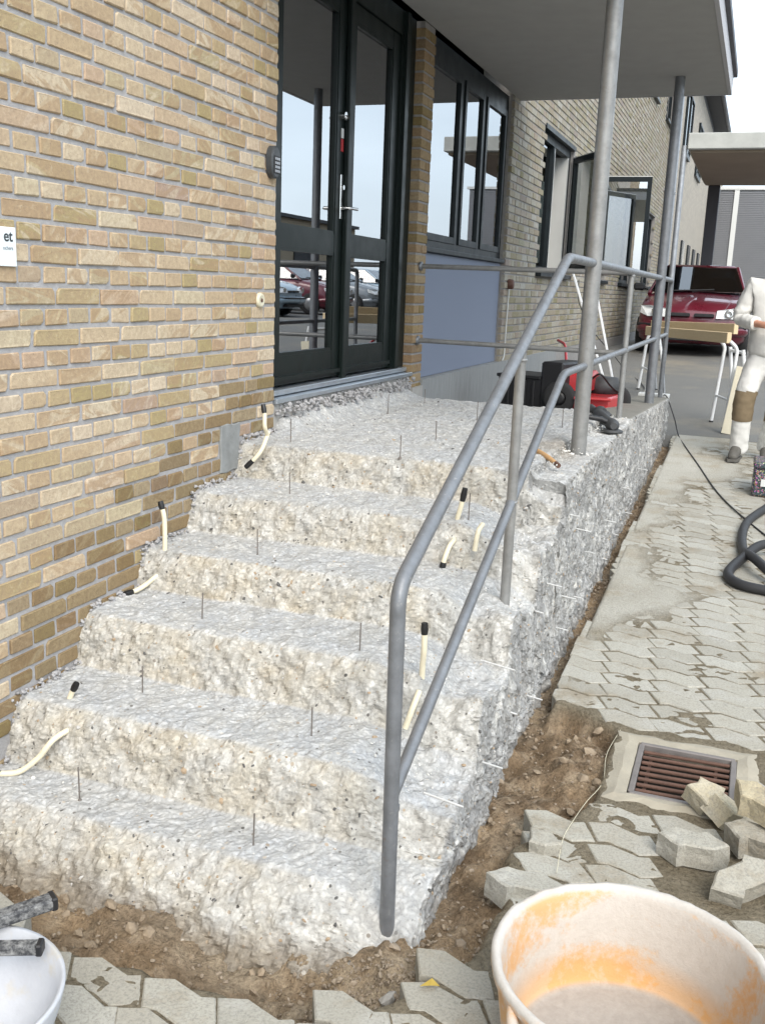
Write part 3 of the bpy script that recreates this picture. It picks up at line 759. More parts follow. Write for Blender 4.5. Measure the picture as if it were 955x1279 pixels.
sxx = ntf.nodes.new('ShaderNodeSeparateXYZ'); cbb = ntf.nodes.new('ShaderNodeCombineXYZ'); ntf.links.new(coords(ntf), sxx.inputs[0]); ntf.links.new(sxx.outputs[1], cbb.inputs[0]); ntf.links.new(sxx.outputs[2], cbb.inputs[1]); ntf.links.new(cbb.outputs[0], bt.inputs[0])
ntf.links.new(bt.outputs[0], bsf.inputs['Base Color']); bsf.inputs['Roughness'].default_value = .9
K('facade_wall', fb, M_FARB, bld)
# wall above the canopy over door and window band, wall behind canopy
K('upper_wall', MB().box((-.30, -.004, 2.56), (-.002, 4.606, 6.6)), M_FARB, bld)
K('upper_wall', MB().box((-.35, -5.2, 4.9), (-.004, -.004, 6.6)), M_FARB, bld)
K('roof', MB().box((-9, -5.3, 6.6), (.42, 46.2, 6.78)).box((-9, -5.3, 6.42), (.0, 46.2, 6.599)), M_ROOF, bld)
K('gutter', MB().tube([(.47, -5.3, 6.66), (.47, 46.2, 6.66)], .07, 10), M_DARKTRIM, bld)
K('rear_wall', MB().box((-9, -5.2, -1.3), (-8.8, 46, 6.4)).box((-8.79, -5.2, -1.3), (-.36, -5.0, 6.4)).box((-8.79, 45.8, -1.3), (-.31, 46, 6.4)), M_TANBUILD, bld)
# plinth
K('plinth', MB().box((-.28, 2.31, -.9), (.012, 7.35, .012)), M_PLINTH, bld)
K('plinth', MB().box((-.28, 7.352, -.9), (.008, 46, -.02)), M_MORTAR_D, bld)
K('pier_plinth', MB().box((-.28, 2.08, -.4), (.016, 2.309, -.028)), M_SILLC, bld)
# interior behind the glazing
K('interior', MB().box((-4.2, -.2, -.1), (-4.1, 8, 2.4)).box((-4.1, -.2, 2.35), (-.3, 8, 2.42)).box((-4.1, -.2, -.1), (-.31, 8, -.02)).box((-4.1, -.3, -.02), (-.36, -.2, 2.35)), M_ROOM, bld)
# ---- entrance doors
DX = -.075; DZ0, DZ1 = .115, 2.30
door = K('door_frame', MB().box((DX-.09, .004, DZ0), (DX+.012, .075, DZ1)).box((DX-.09, 1.83, DZ0), (DX+.014, 2.08, DZ1)).box((DX-.03, 1.86, DZ0), (DX+.035, 1.92, DZ1-.002)).box((DX-.09, .077, 2.16), (DX+.012, 1.828, DZ1)), M_FRAME, bld)
def leaf(y0, y1, name, zt=2.155, sw=.11):
    d = K(name, MB().box((DX-.05, y0, DZ0+.012), (DX, y0+sw, zt)).box((DX-.05, y1-sw, DZ0+.012), (DX, y1, zt))
          .box((DX-.05, y0+sw, DZ0+.012), (DX-.002, y1-sw, .275)).box((DX-.05, y0+sw, .815), (DX-.002, y1-sw, .915)).box((DX-.05, y0+sw, zt-.09), (DX-.002, y1-sw, zt)), M_FRAME, bld)
    for c, e in ((.275, .815), (.915, zt-.09)):
        K('glass_pane', MB().box((DX-.034, y0+sw-.004, c-.004), (DX-.022, y1-sw+.004, e+.004)), M_GLASS, d)
        b = .016
        K('glazing_bead', MB().box((DX-.022, y0+sw, c), (DX-.004, y0+sw+b, e)).box((DX-.022, y1-sw-b, c), (DX-.004, y1-sw, e)).box((DX-.022, y0+sw+b, c), (DX-.004, y1-sw-b, c+b)).box((DX-.022, y0+sw+b, e-b), (DX-.004, y1-sw-b, e)), M_FRAME, d)
    K('drip_rail', MB().bar((DX+.008, y0+.02, DZ0+.045), (DX+.008, y1-.02, DZ0+.045), .02, .022), M_FRAME, d)
    return d
d1 = leaf(.08, .985, 'door_leaf'); d2 = leaf(1.005, 1.825, 'door_leaf')
K('meeting_strip', MB().box((DX+.0005, .972, DZ0-.03), (DX+.03, 1.025, 2.15), None, .005), M_FRAME, d1)
K('lock_plate', MB().box((DX+.001, .925, 1.0), (DX+.008, .958, 1.24), None, .003), M_CHROME, d1)
K('door_handle', MB().tube([(DX, .942, 1.06), (DX+.055, .942, 1.06)], .009).tube(fillet([(DX+.05, .942, 1.06), (DX+.06, .945, 1.06), (DX+.06, 1.05, 1.062)], .008), .0085), M_CHROME, d1)
K('lock_cylinder', MB().tube([(DX, .942, 1.17), (DX+.02, .942, 1.17)], .013), M_CHROME, d1)
K('upper_lock', MB().tube([(DX, .942, 1.545), (DX+.022, .942, 1.545)], .021).tube([(DX+.02, .942, 1.545), (DX+.03, .942, 1.53)], .009), M_CHROME, d1)
K('lock_label', MB().box((DX+.001, .925, 1.36), (DX+.004, .957, 1.425)), M_RED, d1)
K('lock_label', MB().box((DX+.001, .925, 1.43), (DX+.004, .957, 1.48)), M_WHITE, d1)
K('sill', MB().box((DX-.06, .004, .085), (DX+.045, 2.08, .112), None, .003).box((DX-.02, .004, .055), (.012, 2.082, .079), None, .003), M_ALU, bld)
K('sill_base', MB().box((-.3, .0, -.2), (-.012, 2.083, .0535)), M_SILLC, bld)
# ---- window band beside the pier
WX = -.055; wy0, wy1, wz0, wz1 = 2.308, 4.598, .925, 2.298
wf = K('window', MB().box((WX-.06, wy0, wz0), (WX, wy0+.07, wz1)).box((WX-.06, wy1-.07, wz0), (WX, wy1, wz1)).box((WX-.06, wy0+.07, wz0), (WX+.001, wy1-.07, wz0+.05)).box((WX-.06, wy0+.07, wz1-.13), (WX+.001, wy1-.07, wz1))
       .box((WX-.06, 3.14, wz0+.05), (WX, 3.22, wz1-.13)).box((WX-.06, 3.78, wz0+.05), (WX, 3.86, wz1-.13)), M_WFRAME, bld)
for a, b in ((wy0+.07, 3.14), (3.22, 3.78), (3.86, wy1-.07)):
    s_ = .05; c, e = wz0+.05, wz1-.13
    K('sash', MB().box((WX-.04, a+.003, c+.002), (WX+.012, a+s_, e-.002)).box((WX-.04, b-s_, c+.002), (WX+.012, b-.003, e-.002)).box((WX-.04, a+s_, c+.002), (WX+.011, b-s_, c+s_)).box((WX-.04, a+s_, e-s_), (WX+.011, b-s_, e-.002)), M_WFRAME, wf)
    K('glass_pane', MB().box((WX-.02, a+s_-.004, c+s_-.004), (WX-.008, b-s_+.004, e-s_+.004)), M_GLASS, wf)
K('sill', MB().box((WX-.03, wy0, wz0-.035), (WX+.05, wy1, wz0-.002), None, .004), M_WFRAME, wf)
K('spandrel_panel', MB().box((-.14, wy0, .014), (-.045, wy1, wz0-.037), None, .003), M_PANEL, bld)
# open casements further along
def casement(y0, y1, z0, z1, hinge, hdir, wdt, mull):
    w = K('window', MB().box((-.13, y0, z0), (-.05, y0+.06, z1)).box((-.13, y1-.06, z0), (-.05, y1, z1)).box((-.13, y0+.06, z0), (-.05, y1-.06, z0+.06)).box((-.13, y0+.06, z1-.08), (-.05, y1-.06, z1)).box((-.13, mull-.03, z0+.06), (-.05, mull+.03, z1-.08)), M_WFRAME, bld)
    K('jamb_lining', MB().box((-.22, mull+.032, z0+.061), (-.06, mull+.10, z1-.081)), M_WHITE, w)
    K('jamb_lining', MB().box((-.22, y1-.11, z0+.061), (-.055, y1-.061, z1-.081)), M_WHITE, w)
    K('glass_pane', MB().box((-.10, y0+.06, z0+.06), (-.09, mull-.03, z1-.08)), M_GLASS, w)
    K('lintel', MB().box((-.2, y0, z1-.001), (.012, y1, z1+.045)), M_WFRAME, w)
    K('sill', MB().box((-.13, y0-.03, z0-.05), (.06, y1+.03, z0-.004), None, .004), M_WFRAME, w)
    hx, hy = hinge; d = Vector(hdir).normalized(); nrm = Vector((d.y, -d.x, 0)); zt, zb_ = z1-.085, z0+.065
    p = lambda t, z: Vector((hx, hy, z))+Vector((d.x, d.y, 0))*t
    sa = MB()
    sa.bar(p(.03, zb_), p(.03, zt), .05, .055, (d.x, d.y, 0)); sa.bar(p(wdt-.03, zb_), p(wdt-.03, zt), .05, .055, (d.x, d.y, 0))
    sa.bar(p(.055, zb_+.03), p(wdt-.055, zb_+.03), .05, .06); sa.bar(p(.055, zt-.03), p(wdt-.055, zt-.03), .05, .06)
    K('open_sash', sa, M_WFRAME, w)
    K('glass_pane', MB().bar(p(.055, (zt+zb_)/2), p(wdt-.055, (zt+zb_)/2), .01, zt-zb_-.118), M_GLASS, w)
    K('inner_bead', MB().bar(p(.003, zb_), p(.003, zt), .052, .008, (d.x, d.y, 0)).bar(p(.0, zt+.004), p(wdt, zt+.004), .052, .008), M_WHITE, w)
    return w
casement(5.95, 7.66, .86, 2.25, (.01, 7.62), (.386, -.616), .74, 6.72)
casement(9.08, 10.8, .86, 2.25, (.01, 9.40), (1, .04), .70, 9.85)
for y0, y1, z0, z1 in WINS[2:]:
    x0 = -.13 if y1 < 21 else -.001
    w = K('window', MB().box((x0, y0, z0), (x0+.06, y0+.06, z1)).box((x0, y1-.06, z0), (x0+.06, y1, z1)).box((x0, y0+.06, z0), (x0+.06, y1-.06, z0+.06)).box((x0, y0+.06, z1-.06), (x0+.06, y1-.06, z1)).box((x0, (y0+y1)/2-.03, z0+.06), (x0+.06, (y0+y1)/2+.03, z1-.06)), M_WFRAME, bld)
    for a, b in ((y0+.06, (y0+y1)/2-.03), ((y0+y1)/2+.03, y1-.06)): K('glass_pane', MB().box((x0+.01, a, z0+.06), (x0+.03, b, z1-.06)), M_FARWIN, w)
    K('sill', MB().box((x0, y0-.03, z0-.05), (.06, y1+.03, z0-.003)), M_WFRAME, w)
for i, (y, z) in enumerate([(24.5, .9), (27, .9), (29.5, .9), (32, .9)]):
    K('window', MB().box((.0, y, z), (.05, y+.9, z+1.3)), M_FARWIN, bld)
# downpipes
for y in (18.6, 19.4): K('downpipe', MB().tube([(.11, y, -.2), (.11, y, 6.4)], .055, 12).box((.0, y-.07, 2.9), (.17, y+.07, 2.95)).box((.0, y-.07, 5.2), (.17, y+.07, 5.25)), M_GALV, bld)
# ---- canopy
CX, CY0, CY1, CZ = 1.745, -.55, 4.78, 2.30
can = K('canopy', MB().box((-.001, CY0, CZ), (CX, CY1, CZ+.10)), M_SOFFIT, bld)
K('fascia', MB().box((CX+.002, CY0-.02, CZ-.006), (CX+.03, CY1+.02, CZ+.13)).box((-.0005, CY1+.001, CZ-.004), (CX+.001, CY1+.02, CZ+.13)).box((.002, CY0-.02, CZ-.004), (CX+.001, CY0-.001, CZ+.13)), M_FASCIA, can)
K('roof_edge_trim', MB().box((CX-.05, CY0-.03, CZ+.132), (CX+.06, CY1+.03, CZ+.19), None, .004).box((.003, CY1-.06, CZ+.132), (CX-.051, CY1+.03, CZ+.185)), M_DARKTRIM, can)
K('canopy_deck', MB().box((.002, CY0+.001, CZ+.102), (CX-.06, CY1-.07, CZ+.15)), M_ROOF, can)
K('ceiling_lamp', MB().lathe([(0, -.03), (.06, -.03), (.075, -.015), (.08, -.001)], (1.05, .3, CZ), 24), M_DARKTRIM, can)
XR = 1.42
for y, zb_ in ((.515, -.17), (4.03, -.24)):
    K('canopy_post', MB().tube([(XR, y, zb_), (XR, y, CZ-.001)], .038, 20).lathe([(.039, 0), (.05, 0), (.05, .012), (.039, .016)], (XR, y, zb_+.01), 20), M_POST if y < 1 else M_RAIL, can)

# ================================================================== CONCRETE STAIRS
stairs = thing('concrete_stairs', 'broken concrete entrance stairs and landing, hacked back to rough white aggregate', 'stairs', (.75, -1, -1.05))
SX = 1.505
def base_solid():
    mb = MB(); YZ = Matrix(((0, 0, 1, 0), (1, 0, 0, 0), (0, 1, 0, 0), (0, 0, 0, 1)))
    for i, (f_, t_) in enumerate(zip(FR, TR)):
        bt_ = .13 if i == 0 else .05                              # battered, hacked risers
        mb.prism([(2.06, -1.38), (f_-bt_*1.6, -1.38), (f_-bt_, t_-.19), (f_-.2*bt_, t_-.05), (f_+.03, t_), (2.06, t_)], -.03, 1.36 if i == 5 else SX, YZ)
    mb.prism([(2.06, -1.38), (FR[5]-.03, -1.38), (FR[5]+.0, -.135), (2.06, -.135)], 1.2, SX, YZ)
    # kerb wall of the ramp behind the landing
    mb.prism([(1.95, -1.35), (5.22, -1.35), (5.22, -.262), (2.02, -.118), (1.95, -.118)], 1.20, SX-.006, YZ)
    return mb
tmp = link('tmp_stairs', base_solid().mesh('tmp'), None)
md = tmp.modifiers.new('r', 'REMESH'); md.mode = 'VOXEL'; md.voxel_size = .0105
ms = tmp.modifiers.new('s', 'SMOOTH'); ms.factor = .5; ms.iterations = 8
dg = bpy.context.evaluated_depsgraph_get(); ev = tmp.evaluated_get(dg)
me = bpy.data.meshes.new_from_object(ev); bpy.data.objects.remove(tmp)
nv = len(me.vertices); V = np.empty(nv*3); me.vertices.foreach_get('co', V); V = V.reshape(-1, 3)
Nn = np.empty(nv*3); me.vertex_normals.foreach_get('vector', Nn); Nn = Nn.reshape(-1, 3)
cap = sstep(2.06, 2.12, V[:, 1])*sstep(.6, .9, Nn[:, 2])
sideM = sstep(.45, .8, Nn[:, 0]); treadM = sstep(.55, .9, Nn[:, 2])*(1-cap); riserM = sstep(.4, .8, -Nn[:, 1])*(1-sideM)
stz = V[:, 1] < -.25
# hacked-off edges: low-frequency bites, strongest along the outer side and step noses
lo = fbm(V, 4.5, 4); mid_ = fbm(V+7, 16, 4, .55); hi = fbm(V+3, 48, 3, .6)
flake = np.abs(fbm(V*np.array([1, 1, .55])+11, 27, 4, .6)); flake2 = np.abs(fbm(V+21, 60, 2))
rough_r = riserM*(V[:, 2] > -.95)
disp = mid_*(.0065*riserM+.0030*treadM+.007)+hi*(.0075*riserM+.0026*treadM+.006)
disp += sideM*((flake-.2)*.024+mid_*.010+(flake2-.2)*.006+lo*.020)*(1-.35*sstep(2.1, 2.6, V[:, 1]))
edge = (1-np.maximum(np.maximum(treadM, riserM), np.maximum(sideM, cap)))
disp -= edge*(.004+.030*np.clip(lo+.2, 0, 1))*(1-cap)
low1 = sstep(-.9, -1.05, V[:, 2])*riserM; disp += low1*(lo*.022+mid_*.012)
disp *= (1-.93*cap)
V2 = V+Nn*disp[:, None]
# outer shoulder of the steps broken away
on_st = V[:, 1] < -.30
sh = sstep(1.12, 1.50, V[:, 0]+.12*lo)*on_st*sstep(-1.0, -.8, V[:, 2])
V2[:, 2] -= sh*(.075+.06*np.clip(lo*1.4+.2, 0, 1)+.02*mid_)*np.where(V[:, 1] < -.33, 1, .5)
V2[:, 1] += sh*(.02+.05*np.clip(lo+.2, 0, 1))
V2[:, 2] -= np.exp(-(np.clip(1.50-V[:, 0], 0, 9)/.17)**2-((V[:, 1]+2.22)/.14)**2)*.15*sstep(-1.12, -.98, V[:, 2])   # lost front corner at the railing foot
# mortar ridge by the door sill
V2[:, 2] += (.075*np.exp(-(np.clip(V[:, 0], 0, 9)/.085)**2)*sstep(-.05, .15, V[:, 1])*(1-sstep(1.95, 2.05, V[:, 1]))*(V[:, 2] > -.2)*(1+.5*lo+.35*mid_))
me.vertices.foreach_set('co', V2.ravel()); me.update()
# stone colours: pale cement skin, skylight blue painted on treads, warm bounce light painted into sandy risers, blue-grey hacked side, damp dirt at the foot
n1 = lo*.5+.5; n2 = mid_*.5+.5; n3 = hi*.5+.5; w1 = fbm(V+41, 9, 5, .65)*.5+.5; w2 = fbm(V+61, 30, 3, .6)*.5+.5
w3 = fbm(V*np.array([1, 1, 1.0])+81, 70, 2, .6)*.5+.5; inn = 1-sstep(1.12, 1.36, V[:, 0]+.1*lo)*.85
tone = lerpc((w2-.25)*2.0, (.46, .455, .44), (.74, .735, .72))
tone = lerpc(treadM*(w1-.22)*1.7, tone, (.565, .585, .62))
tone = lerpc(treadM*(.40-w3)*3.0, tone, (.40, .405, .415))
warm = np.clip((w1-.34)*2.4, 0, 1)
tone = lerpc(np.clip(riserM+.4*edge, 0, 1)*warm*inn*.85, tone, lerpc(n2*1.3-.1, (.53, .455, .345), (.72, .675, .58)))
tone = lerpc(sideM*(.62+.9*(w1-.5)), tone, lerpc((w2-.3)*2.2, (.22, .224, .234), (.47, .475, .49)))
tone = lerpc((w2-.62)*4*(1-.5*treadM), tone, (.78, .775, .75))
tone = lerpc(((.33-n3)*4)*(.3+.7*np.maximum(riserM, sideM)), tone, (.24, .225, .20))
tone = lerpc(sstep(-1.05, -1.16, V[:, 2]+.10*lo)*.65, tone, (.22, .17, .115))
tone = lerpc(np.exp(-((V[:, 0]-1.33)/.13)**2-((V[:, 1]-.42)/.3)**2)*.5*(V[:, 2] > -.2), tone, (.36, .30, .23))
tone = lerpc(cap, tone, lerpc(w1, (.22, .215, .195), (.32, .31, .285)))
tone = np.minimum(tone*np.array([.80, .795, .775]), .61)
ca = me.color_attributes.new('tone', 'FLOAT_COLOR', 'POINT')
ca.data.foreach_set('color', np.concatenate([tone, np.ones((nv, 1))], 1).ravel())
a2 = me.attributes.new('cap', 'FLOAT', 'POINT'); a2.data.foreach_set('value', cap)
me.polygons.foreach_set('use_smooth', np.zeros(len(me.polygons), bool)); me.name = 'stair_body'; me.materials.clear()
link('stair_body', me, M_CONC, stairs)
def ico_rock(mb, c, s, rd):
    ph = (1+5**.5)/2
    P = [(-1, ph, 0), (1, ph, 0), (-1, -ph, 0), (1, -ph, 0), (0, -1, ph), (0, 1, ph), (0, -1, -ph), (0, 1, -ph), (ph, 0, -1), (ph, 0, 1), (-ph, 0, -1), (-ph, 0, 1)]
    F = [(0,11,5),(0,5,1),(0,1,7),(0,7,10),(0,10,11),(1,5,9),(5,11,4),(11,10,2),(10,7,6),(7,1,8),(3,9,4),(3,4,2),(3,2,6),(3,6,8),(3,8,9),(4,9,5),(2,4,11),(6,2,10),(8,6,7),(9,8,1)]
    q_ = Matrix.Rotation(rd.uniform(0, 6.28), 3, Vector((rd.random()-.5, rd.random()-.5, rd.random()-.5+.01)))
    a = (rd.uniform(.7, 1.2), rd.uniform(.6, 1), rd.uniform(.35, .7))
    vs = []
    for p in P:
        v = Vector(p).normalized()*rd.uniform(.75, 1.15); v = q_ @ Vector((v.x*a[0], v.y*a[1], v.z*a[2])); vs.append(Vector(c)+v*s)
    mb.add(vs, F)
wgt = np.maximum(riserM, .8*sideM)*(V[:, 1] < 5.1)*(V[:, 1] > -2.4)*(V[:, 2] > -1.1)*(V[:, 0] > .01)+.10*treadM*(V[:, 2] > -1.0)
pk = RNG.choice(nv, 3300, replace=False, p=wgt/wgt.sum()); rdp = random.Random(77)
for nm_, c_, part_ in (('dark_aggregate', (.10, .098, .095), pk[:900]), ('brown_aggregate', (.33, .25, .17), pk[900:1800]), ('grey_aggregate', (.45, .44, .42), pk[1800:])):
    mb = MB()
    for q_ in part_:
        s_ = rdp.choice([.003, .0035, .004, .005, .006, .008, .011])*rdp.uniform(.7, 1.2)
        ico_rock(mb, Vector(V2[q_])-Vector(Nn[q_])*s_*.25, s_, rdp)
    stuff(K(nm_, mb, simple(nm_, c_, .85, 0, .4, 30, 0), stairs))
rd = random.Random(15); mb = MB()
for f0, f1, t_ in zip(FR, FR[1:]+[.0], TR):                      # ragged mortar where the steps met the wall
    for _ in range(int((f1-f0)/.006)):
        ico_rock(mb, (rd.uniform(.0, .022), rd.uniform(f0+.01, f1), t_+rd.uniform(-.01, .022)), rd.uniform(.005, .014), rd)
    for _ in range(30):
        ico_rock(mb, (rd.uniform(.0, .02), f0+rd.uniform(-.02, .02), rd.uniform(t_-.18, t_)), rd.uniform(.005, .013), rd)
for _ in range(420):
    ico_rock(mb, (rd.uniform(-.02, .05), rd.uniform(.02, 2.05), .01+rd.uniform(-.03, .035)), rd.uniform(.006, .02), rd)
stuff(K('mortar_crumbs', mb, M_MORTAR, stairs))
rd = random.Random(5); mb = MB()
for _ in range(2600):                                            # loose chips on the treads and landing
    y = rd.uniform(-2.2, 2.0); x = rd.uniform(.02, 1.4) if rd.random() < .6 else rd.uniform(1.0, 1.45)
    if min(abs(y-f_) for f_ in FR) < .05: continue
    s_ = rd.choice([.002, .002, .003, .003, .004, .006])*rd.uniform(.7, 1.3)
    ico_rock(mb, (x, y, stair_z(y)-.012*(x/1.4)+s_*.3-.09*max(0, (x-1.2)/.3)**1*(y < -.3)), s_, rd)
stuff(K('loose_chips', mb, M_CHIP, stairs))
# vertical pins
for x, y, z in [(.375, -2.066, -.95), (.983, -2.078, -.955), (.352, -1.686, -.748), (1.013, -1.747, -.752), (.416, -1.40, -.562), (1.048, -1.443, -.568), (.441, -1.016, -.408), (.383, -.61, -.245), (1.195, -.675, -.25),
                (.214, -.256, -.082), (.78, -.33, -.085), (.765, .239, -.085), (.751, 1.057, -.085), (.203, 1.085, -.082), (.226, 1.712, -.085), (1.25, -.24, -.09), (1.234, 1.087, -.085), (.80, 1.75, -.085)]:
    h_ = .105+random.uniform(-.012, .008); le = (random.uniform(-.004, .004), random.uniform(-.004, .004))
    o = K('pin', MB().tube([(x, y, z-.05), (x+le[0], y+le[1], z+h_)], .0024, 7).lathe([(.0, .003), (.006, .002), (.010, -.008)], (x, y, z-.003), 8), M_REBAR, stairs)
# wire pins standing out of the side face
for y, z in [(-1.467, -.854), (-.786, -.887), (-.216, -.788), (.24, -.774), (1.127, -.80), (1.628, -.77), (2.153, -.74), (-1.154, -.80), (-.788, -.537), (-.512, -.506), (.469, -.604), (1.069, -.568), (-1.25, -.60), (-1.85, -.80), (-.154, -.66), (1.75, -.50), (.15, -.42), (2.8, -.55), (-.1, -.30), (3.4, -.48)]:
    l_ = random.uniform(.03, .07)
    K('wire_pin', MB().tube([(1.42, y, z), (SX+l_, y-.012, z-.012)], .0034, 6), M_WIRE, stairs)
# cut cable conduits with taped ends
def conduit(pts, tape=(1,), r=.0098, tl=.032):
    P = catmull(pts, 6); o = K('conduit', MB().tube(P, r, 10), M_CONDUIT, stairs)
    for e in tape:
        A, B = (P[-1], P[-2]) if e == 1 else (P[0], P[1]); d = (A-B).normalized()
        K('tape', MB().tube([A-d*tl, A-d*tl*.4, A+d*.008], [r*1.12, r*1.3, r*1.1], 10), M_TAPE, o)
conduit([(.165, -.40, -.03), (.168, -.43, .01), (.164, -.425, .06), (.155, -.42, .098)])
conduit([(.165, -.385, -.02), (.158, -.43, -.09), (.133, -.45, -.135), (.095, -.46, -.175)], tl=.04)
conduit([(.078, -1.11, -.44), (.079, -1.11, -.342), (.076, -1.11, -.277), (.062, -1.11, -.225)], tl=.025)
conduit([(.10, -1.10, -.485), (.08, -1.17, -.505), (.045, -1.20, -.54), (.03, -1.24, -.553), (.02, -1.29, -.553)], tl=.03)
conduit([(.15, -1.82, -.77), (.163, -1.82, -.735), (.182, -1.82, -.70)], tl=.022)
conduit([(.23, -1.88, -.81), (.20, -1.96, -.83), (.16, -1.99, -.89), (.11, -2.02, -.935), (.06, -2.04, -.945), (.01, -2.06, -.945)], tl=.045)
conduit([(1.150, -.70, -.30), (1.157, -.705, -.25), (1.172, -.71, -.19), (1.183, -.71, -.125)], tl=.045)
conduit([(1.17, -.76, -.31), (1.165, -.82, -.328), (1.156, -.845, -.37), (1.15, -.85, -.405)], tl=.018)
conduit([(1.283, -1.48, -.64), (1.287, -1.49, -.55), (1.292, -1.50, -.50), (1.290, -1.5, -.416)], tl=.03)
conduit([(1.292, -1.53, -.63), (1.287, -1.575, -.67), (1.268, -1.585, -.74)], tape=())
conduit([(1.276, -.765, -.24), (1.272, -.81, -.26), (1.264, -.815, -.335)], tape=())

# ramp surface behind the landing
K('ramp', MB().add([(-.01, 2.0, -.16), (1.25, 2.0, -.16), (1.25, 6.4, -.515), (-.01, 6.4, -.515), (-.01, 2.0, -.9), (1.25, 2.0, -.9), (1.25, 6.4, -.9), (-.01, 6.4, -.9)],
   [(0, 1, 2, 3), (0, 4, 5, 1), (1, 5, 6, 2), (2, 6, 7, 3), (3, 7, 4, 0)]), M_ASPH, stairs)
K('sand_edge', MB().lathe([(0, .03), (.05, .025), (.12, .008), (.17, -.01)], (.86, 2.12, -.145), 14), M_CHIP, stairs)
K('kerb_end_strip', MB().box((1.21, 5.16, -.268), (1.49, 5.30, -.236), None, .004), M_WHITE, stairs)

# ================================================================== RAILING
rail = thing('stair_railing', 'grey painted tubular steel railing on the outer side of the broken stairs', 'railing', (XR, -2.15, -1.08))
rr = .0205
top = [(XR, -2.132, -1.10), (XR, -2.157, -.09), (XR, -.17, .785), (XR, 5.06, .797), (XR, 5.06, -.29)]
K('top_rail', MB().tube(fillet(top, .06, 7), rr, 16), M_RAIL, rail)
low = [(XR, -2.138, -.665), (XR, -.07, .30), (XR, 5.06, .318)]
K('lower_rail', MB().tube(fillet(low, .07, 7), .0175, 14), M_RAIL, rail)
K('post', MB().tube([(XR, -.934, -.60), (XR, -.934, .43)], .0185, 14), M_POST, rail)
K('post', MB().tube([(XR, 2.06, -.20), (XR, 2.06, .775)], .0185, 14).lathe([(.019, 0), (.03, 0), (.03, .008), (.019, .01)], (XR, 2.06, -.13), 14), M_POST, rail)
for z in (.787, .292):
    o = K('cross_rail', MB().tube([(.004, 2.173, z), (1.40, 2.10, z-.006)], .0165, 14), M_POST, rail)
    K('wall_flange', MB().lathe([(.0, .018), (.017, .018), (.03, .014), (.03, .0)], (.002, 2.173, z), 16, 'x'), M_RAIL, o)
K('weld_collar', MB().tube([(XR, -2.140, -.705), (XR, -2.1385, -.69)], .0222, 14), M_RAIL, rail)

for y, z, r_ in ((-.934, .405, .021), (-.934, -.105, .0205), (2.06, .762, .021), (2.06, .30, .0205)):
    K('weld_bead', MB().lathe([(r_*.9, -.006), (r_*1.12, -.002), (r_*1.1, .003), (r_*.9, .006)], (XR, y, z), 14), M_POST, rail)
rdg = random.Random(21); mb = MB()
for x, y, z, n_g in ((XR, -.934, -.50, 46), (XR, .515, -.125, 60), (XR, 2.06, -.125, 30)):
    for _ in range(n_g):
        a = rdg.uniform(0, 6.28); q_ = rdg.uniform(.022, .075); ico_rock(mb, (x+q_*math.cos(a), y+q_*math.sin(a), z+rdg.uniform(-.02, .008)), rdg.uniform(.003, .012), rdg)
stuff(K('grout_crumbs', mb, M_CHIP, stairs))

# ================================================================== THINGS ON THE WALL
kp = thing('door_keypad', 'dark oval door keypad mounted on the brick wall corner', 'keypad', (.0, -.075, 1.11))
def oval(cy, cz, ry, rz, x0, x1, n=28, bev=.006):
    P = [(ry*math.cos(2*math.pi*k/n), rz*math.copysign(abs(math.sin(2*math.pi*k/n))**.85, math.sin(2*math.pi*k/n))) for k in range(n)]
    return MB().prism([(cy+a, cz+b) for a, b in P], x0, x1, Matrix(((0, 0, 1, 0), (1, 0, 0, 0), (0, 1, 0, 0), (0, 0, 0, 1))), bev)
K('housing', oval(-.075, 1.178, .046, .072, .001, .034), simple('dark_grey_housing', (.045, .05, .055), .45, 0, .15, 20, .05), kp)
K('key_plate', MB().box((.0345, -.103, 1.128), (.037, -.047, 1.205), None, .001), M_BLACK, kp)
for r_ in range(4):
    for c_ in range(3): K('key', MB().box((.0372, -.099+c_*.0175, 1.132+r_*.018), (.0405, -.086+c_*.0175, 1.144+r_*.018), None, .001), M_GALV, kp)
rb = thing('wall_button', 'small round cream button plate on the brick wall below the keypad', 'button', (.0, -.168, .525))
K('plate', MB().lathe([(0, .012), (.02, .012), (.0235, .014), (.031, .012), (.034, .004), (.034, -.004)], (.0, -.168, .556), 28, 'x'), M_CREAM, rb)
K('button', MB().lathe([(0, .016), (.008, .0155), (.0095, .0125)], (.0, -.168, .556), 16, 'x'), M_BROWNBOX, rb)
sg = thing('wall_sign', 'white lettered sign on the yellow brick wall at the left edge', 'sign', (.0, -1.95, .655))
K('board', MB().box((.002, -2.17, .655), (.010, -1.814, .772), None, .0015), M_SIGN, sg)
def text(s_, size, right, base, mat, parent, bold=0):
    cu = bpy.data.curves.new('lettering', 'FONT'); cu.body = s_; cu.size = size; cu.align_x = 'RIGHT'; cu.extrude = .0004; cu.offset = bold
    t = bpy.data.objects.new('lettering', cu); COL.objects.link(t)
    t.matrix_world = Matrix(((0, 0, 1, .0106), (1, 0, 0, right), (0, 1, 0, base), (0, 0, 0, 1)))
    bpy.context.view_layer.update(); dg = bpy.context.evaluated_depsgraph_get()
    me = bpy.data.meshes.new_from_object(t.evaluated_get(dg)); me.transform(t.matrix_world); bpy.data.objects.remove(t)
    me.materials.clear(); return link('lettering', me, mat, parent)
text('et', .048, -1.830, .730, M_INK, sg, .0007); text('ochers', .0165, -1.829, .7045, M_INK2, sg)
cb = thing('wall_junction_box', 'small brown junction box with cable on the grey brick facade', 'junction box', (.0, 4.75, .02))
K('box', MB().lathe([(0, .05), (.035, .05), (.045, .04), (.045, .0)], (.002, 4.76, .71), 18, 'x'), M_BROWNBOX, cb)
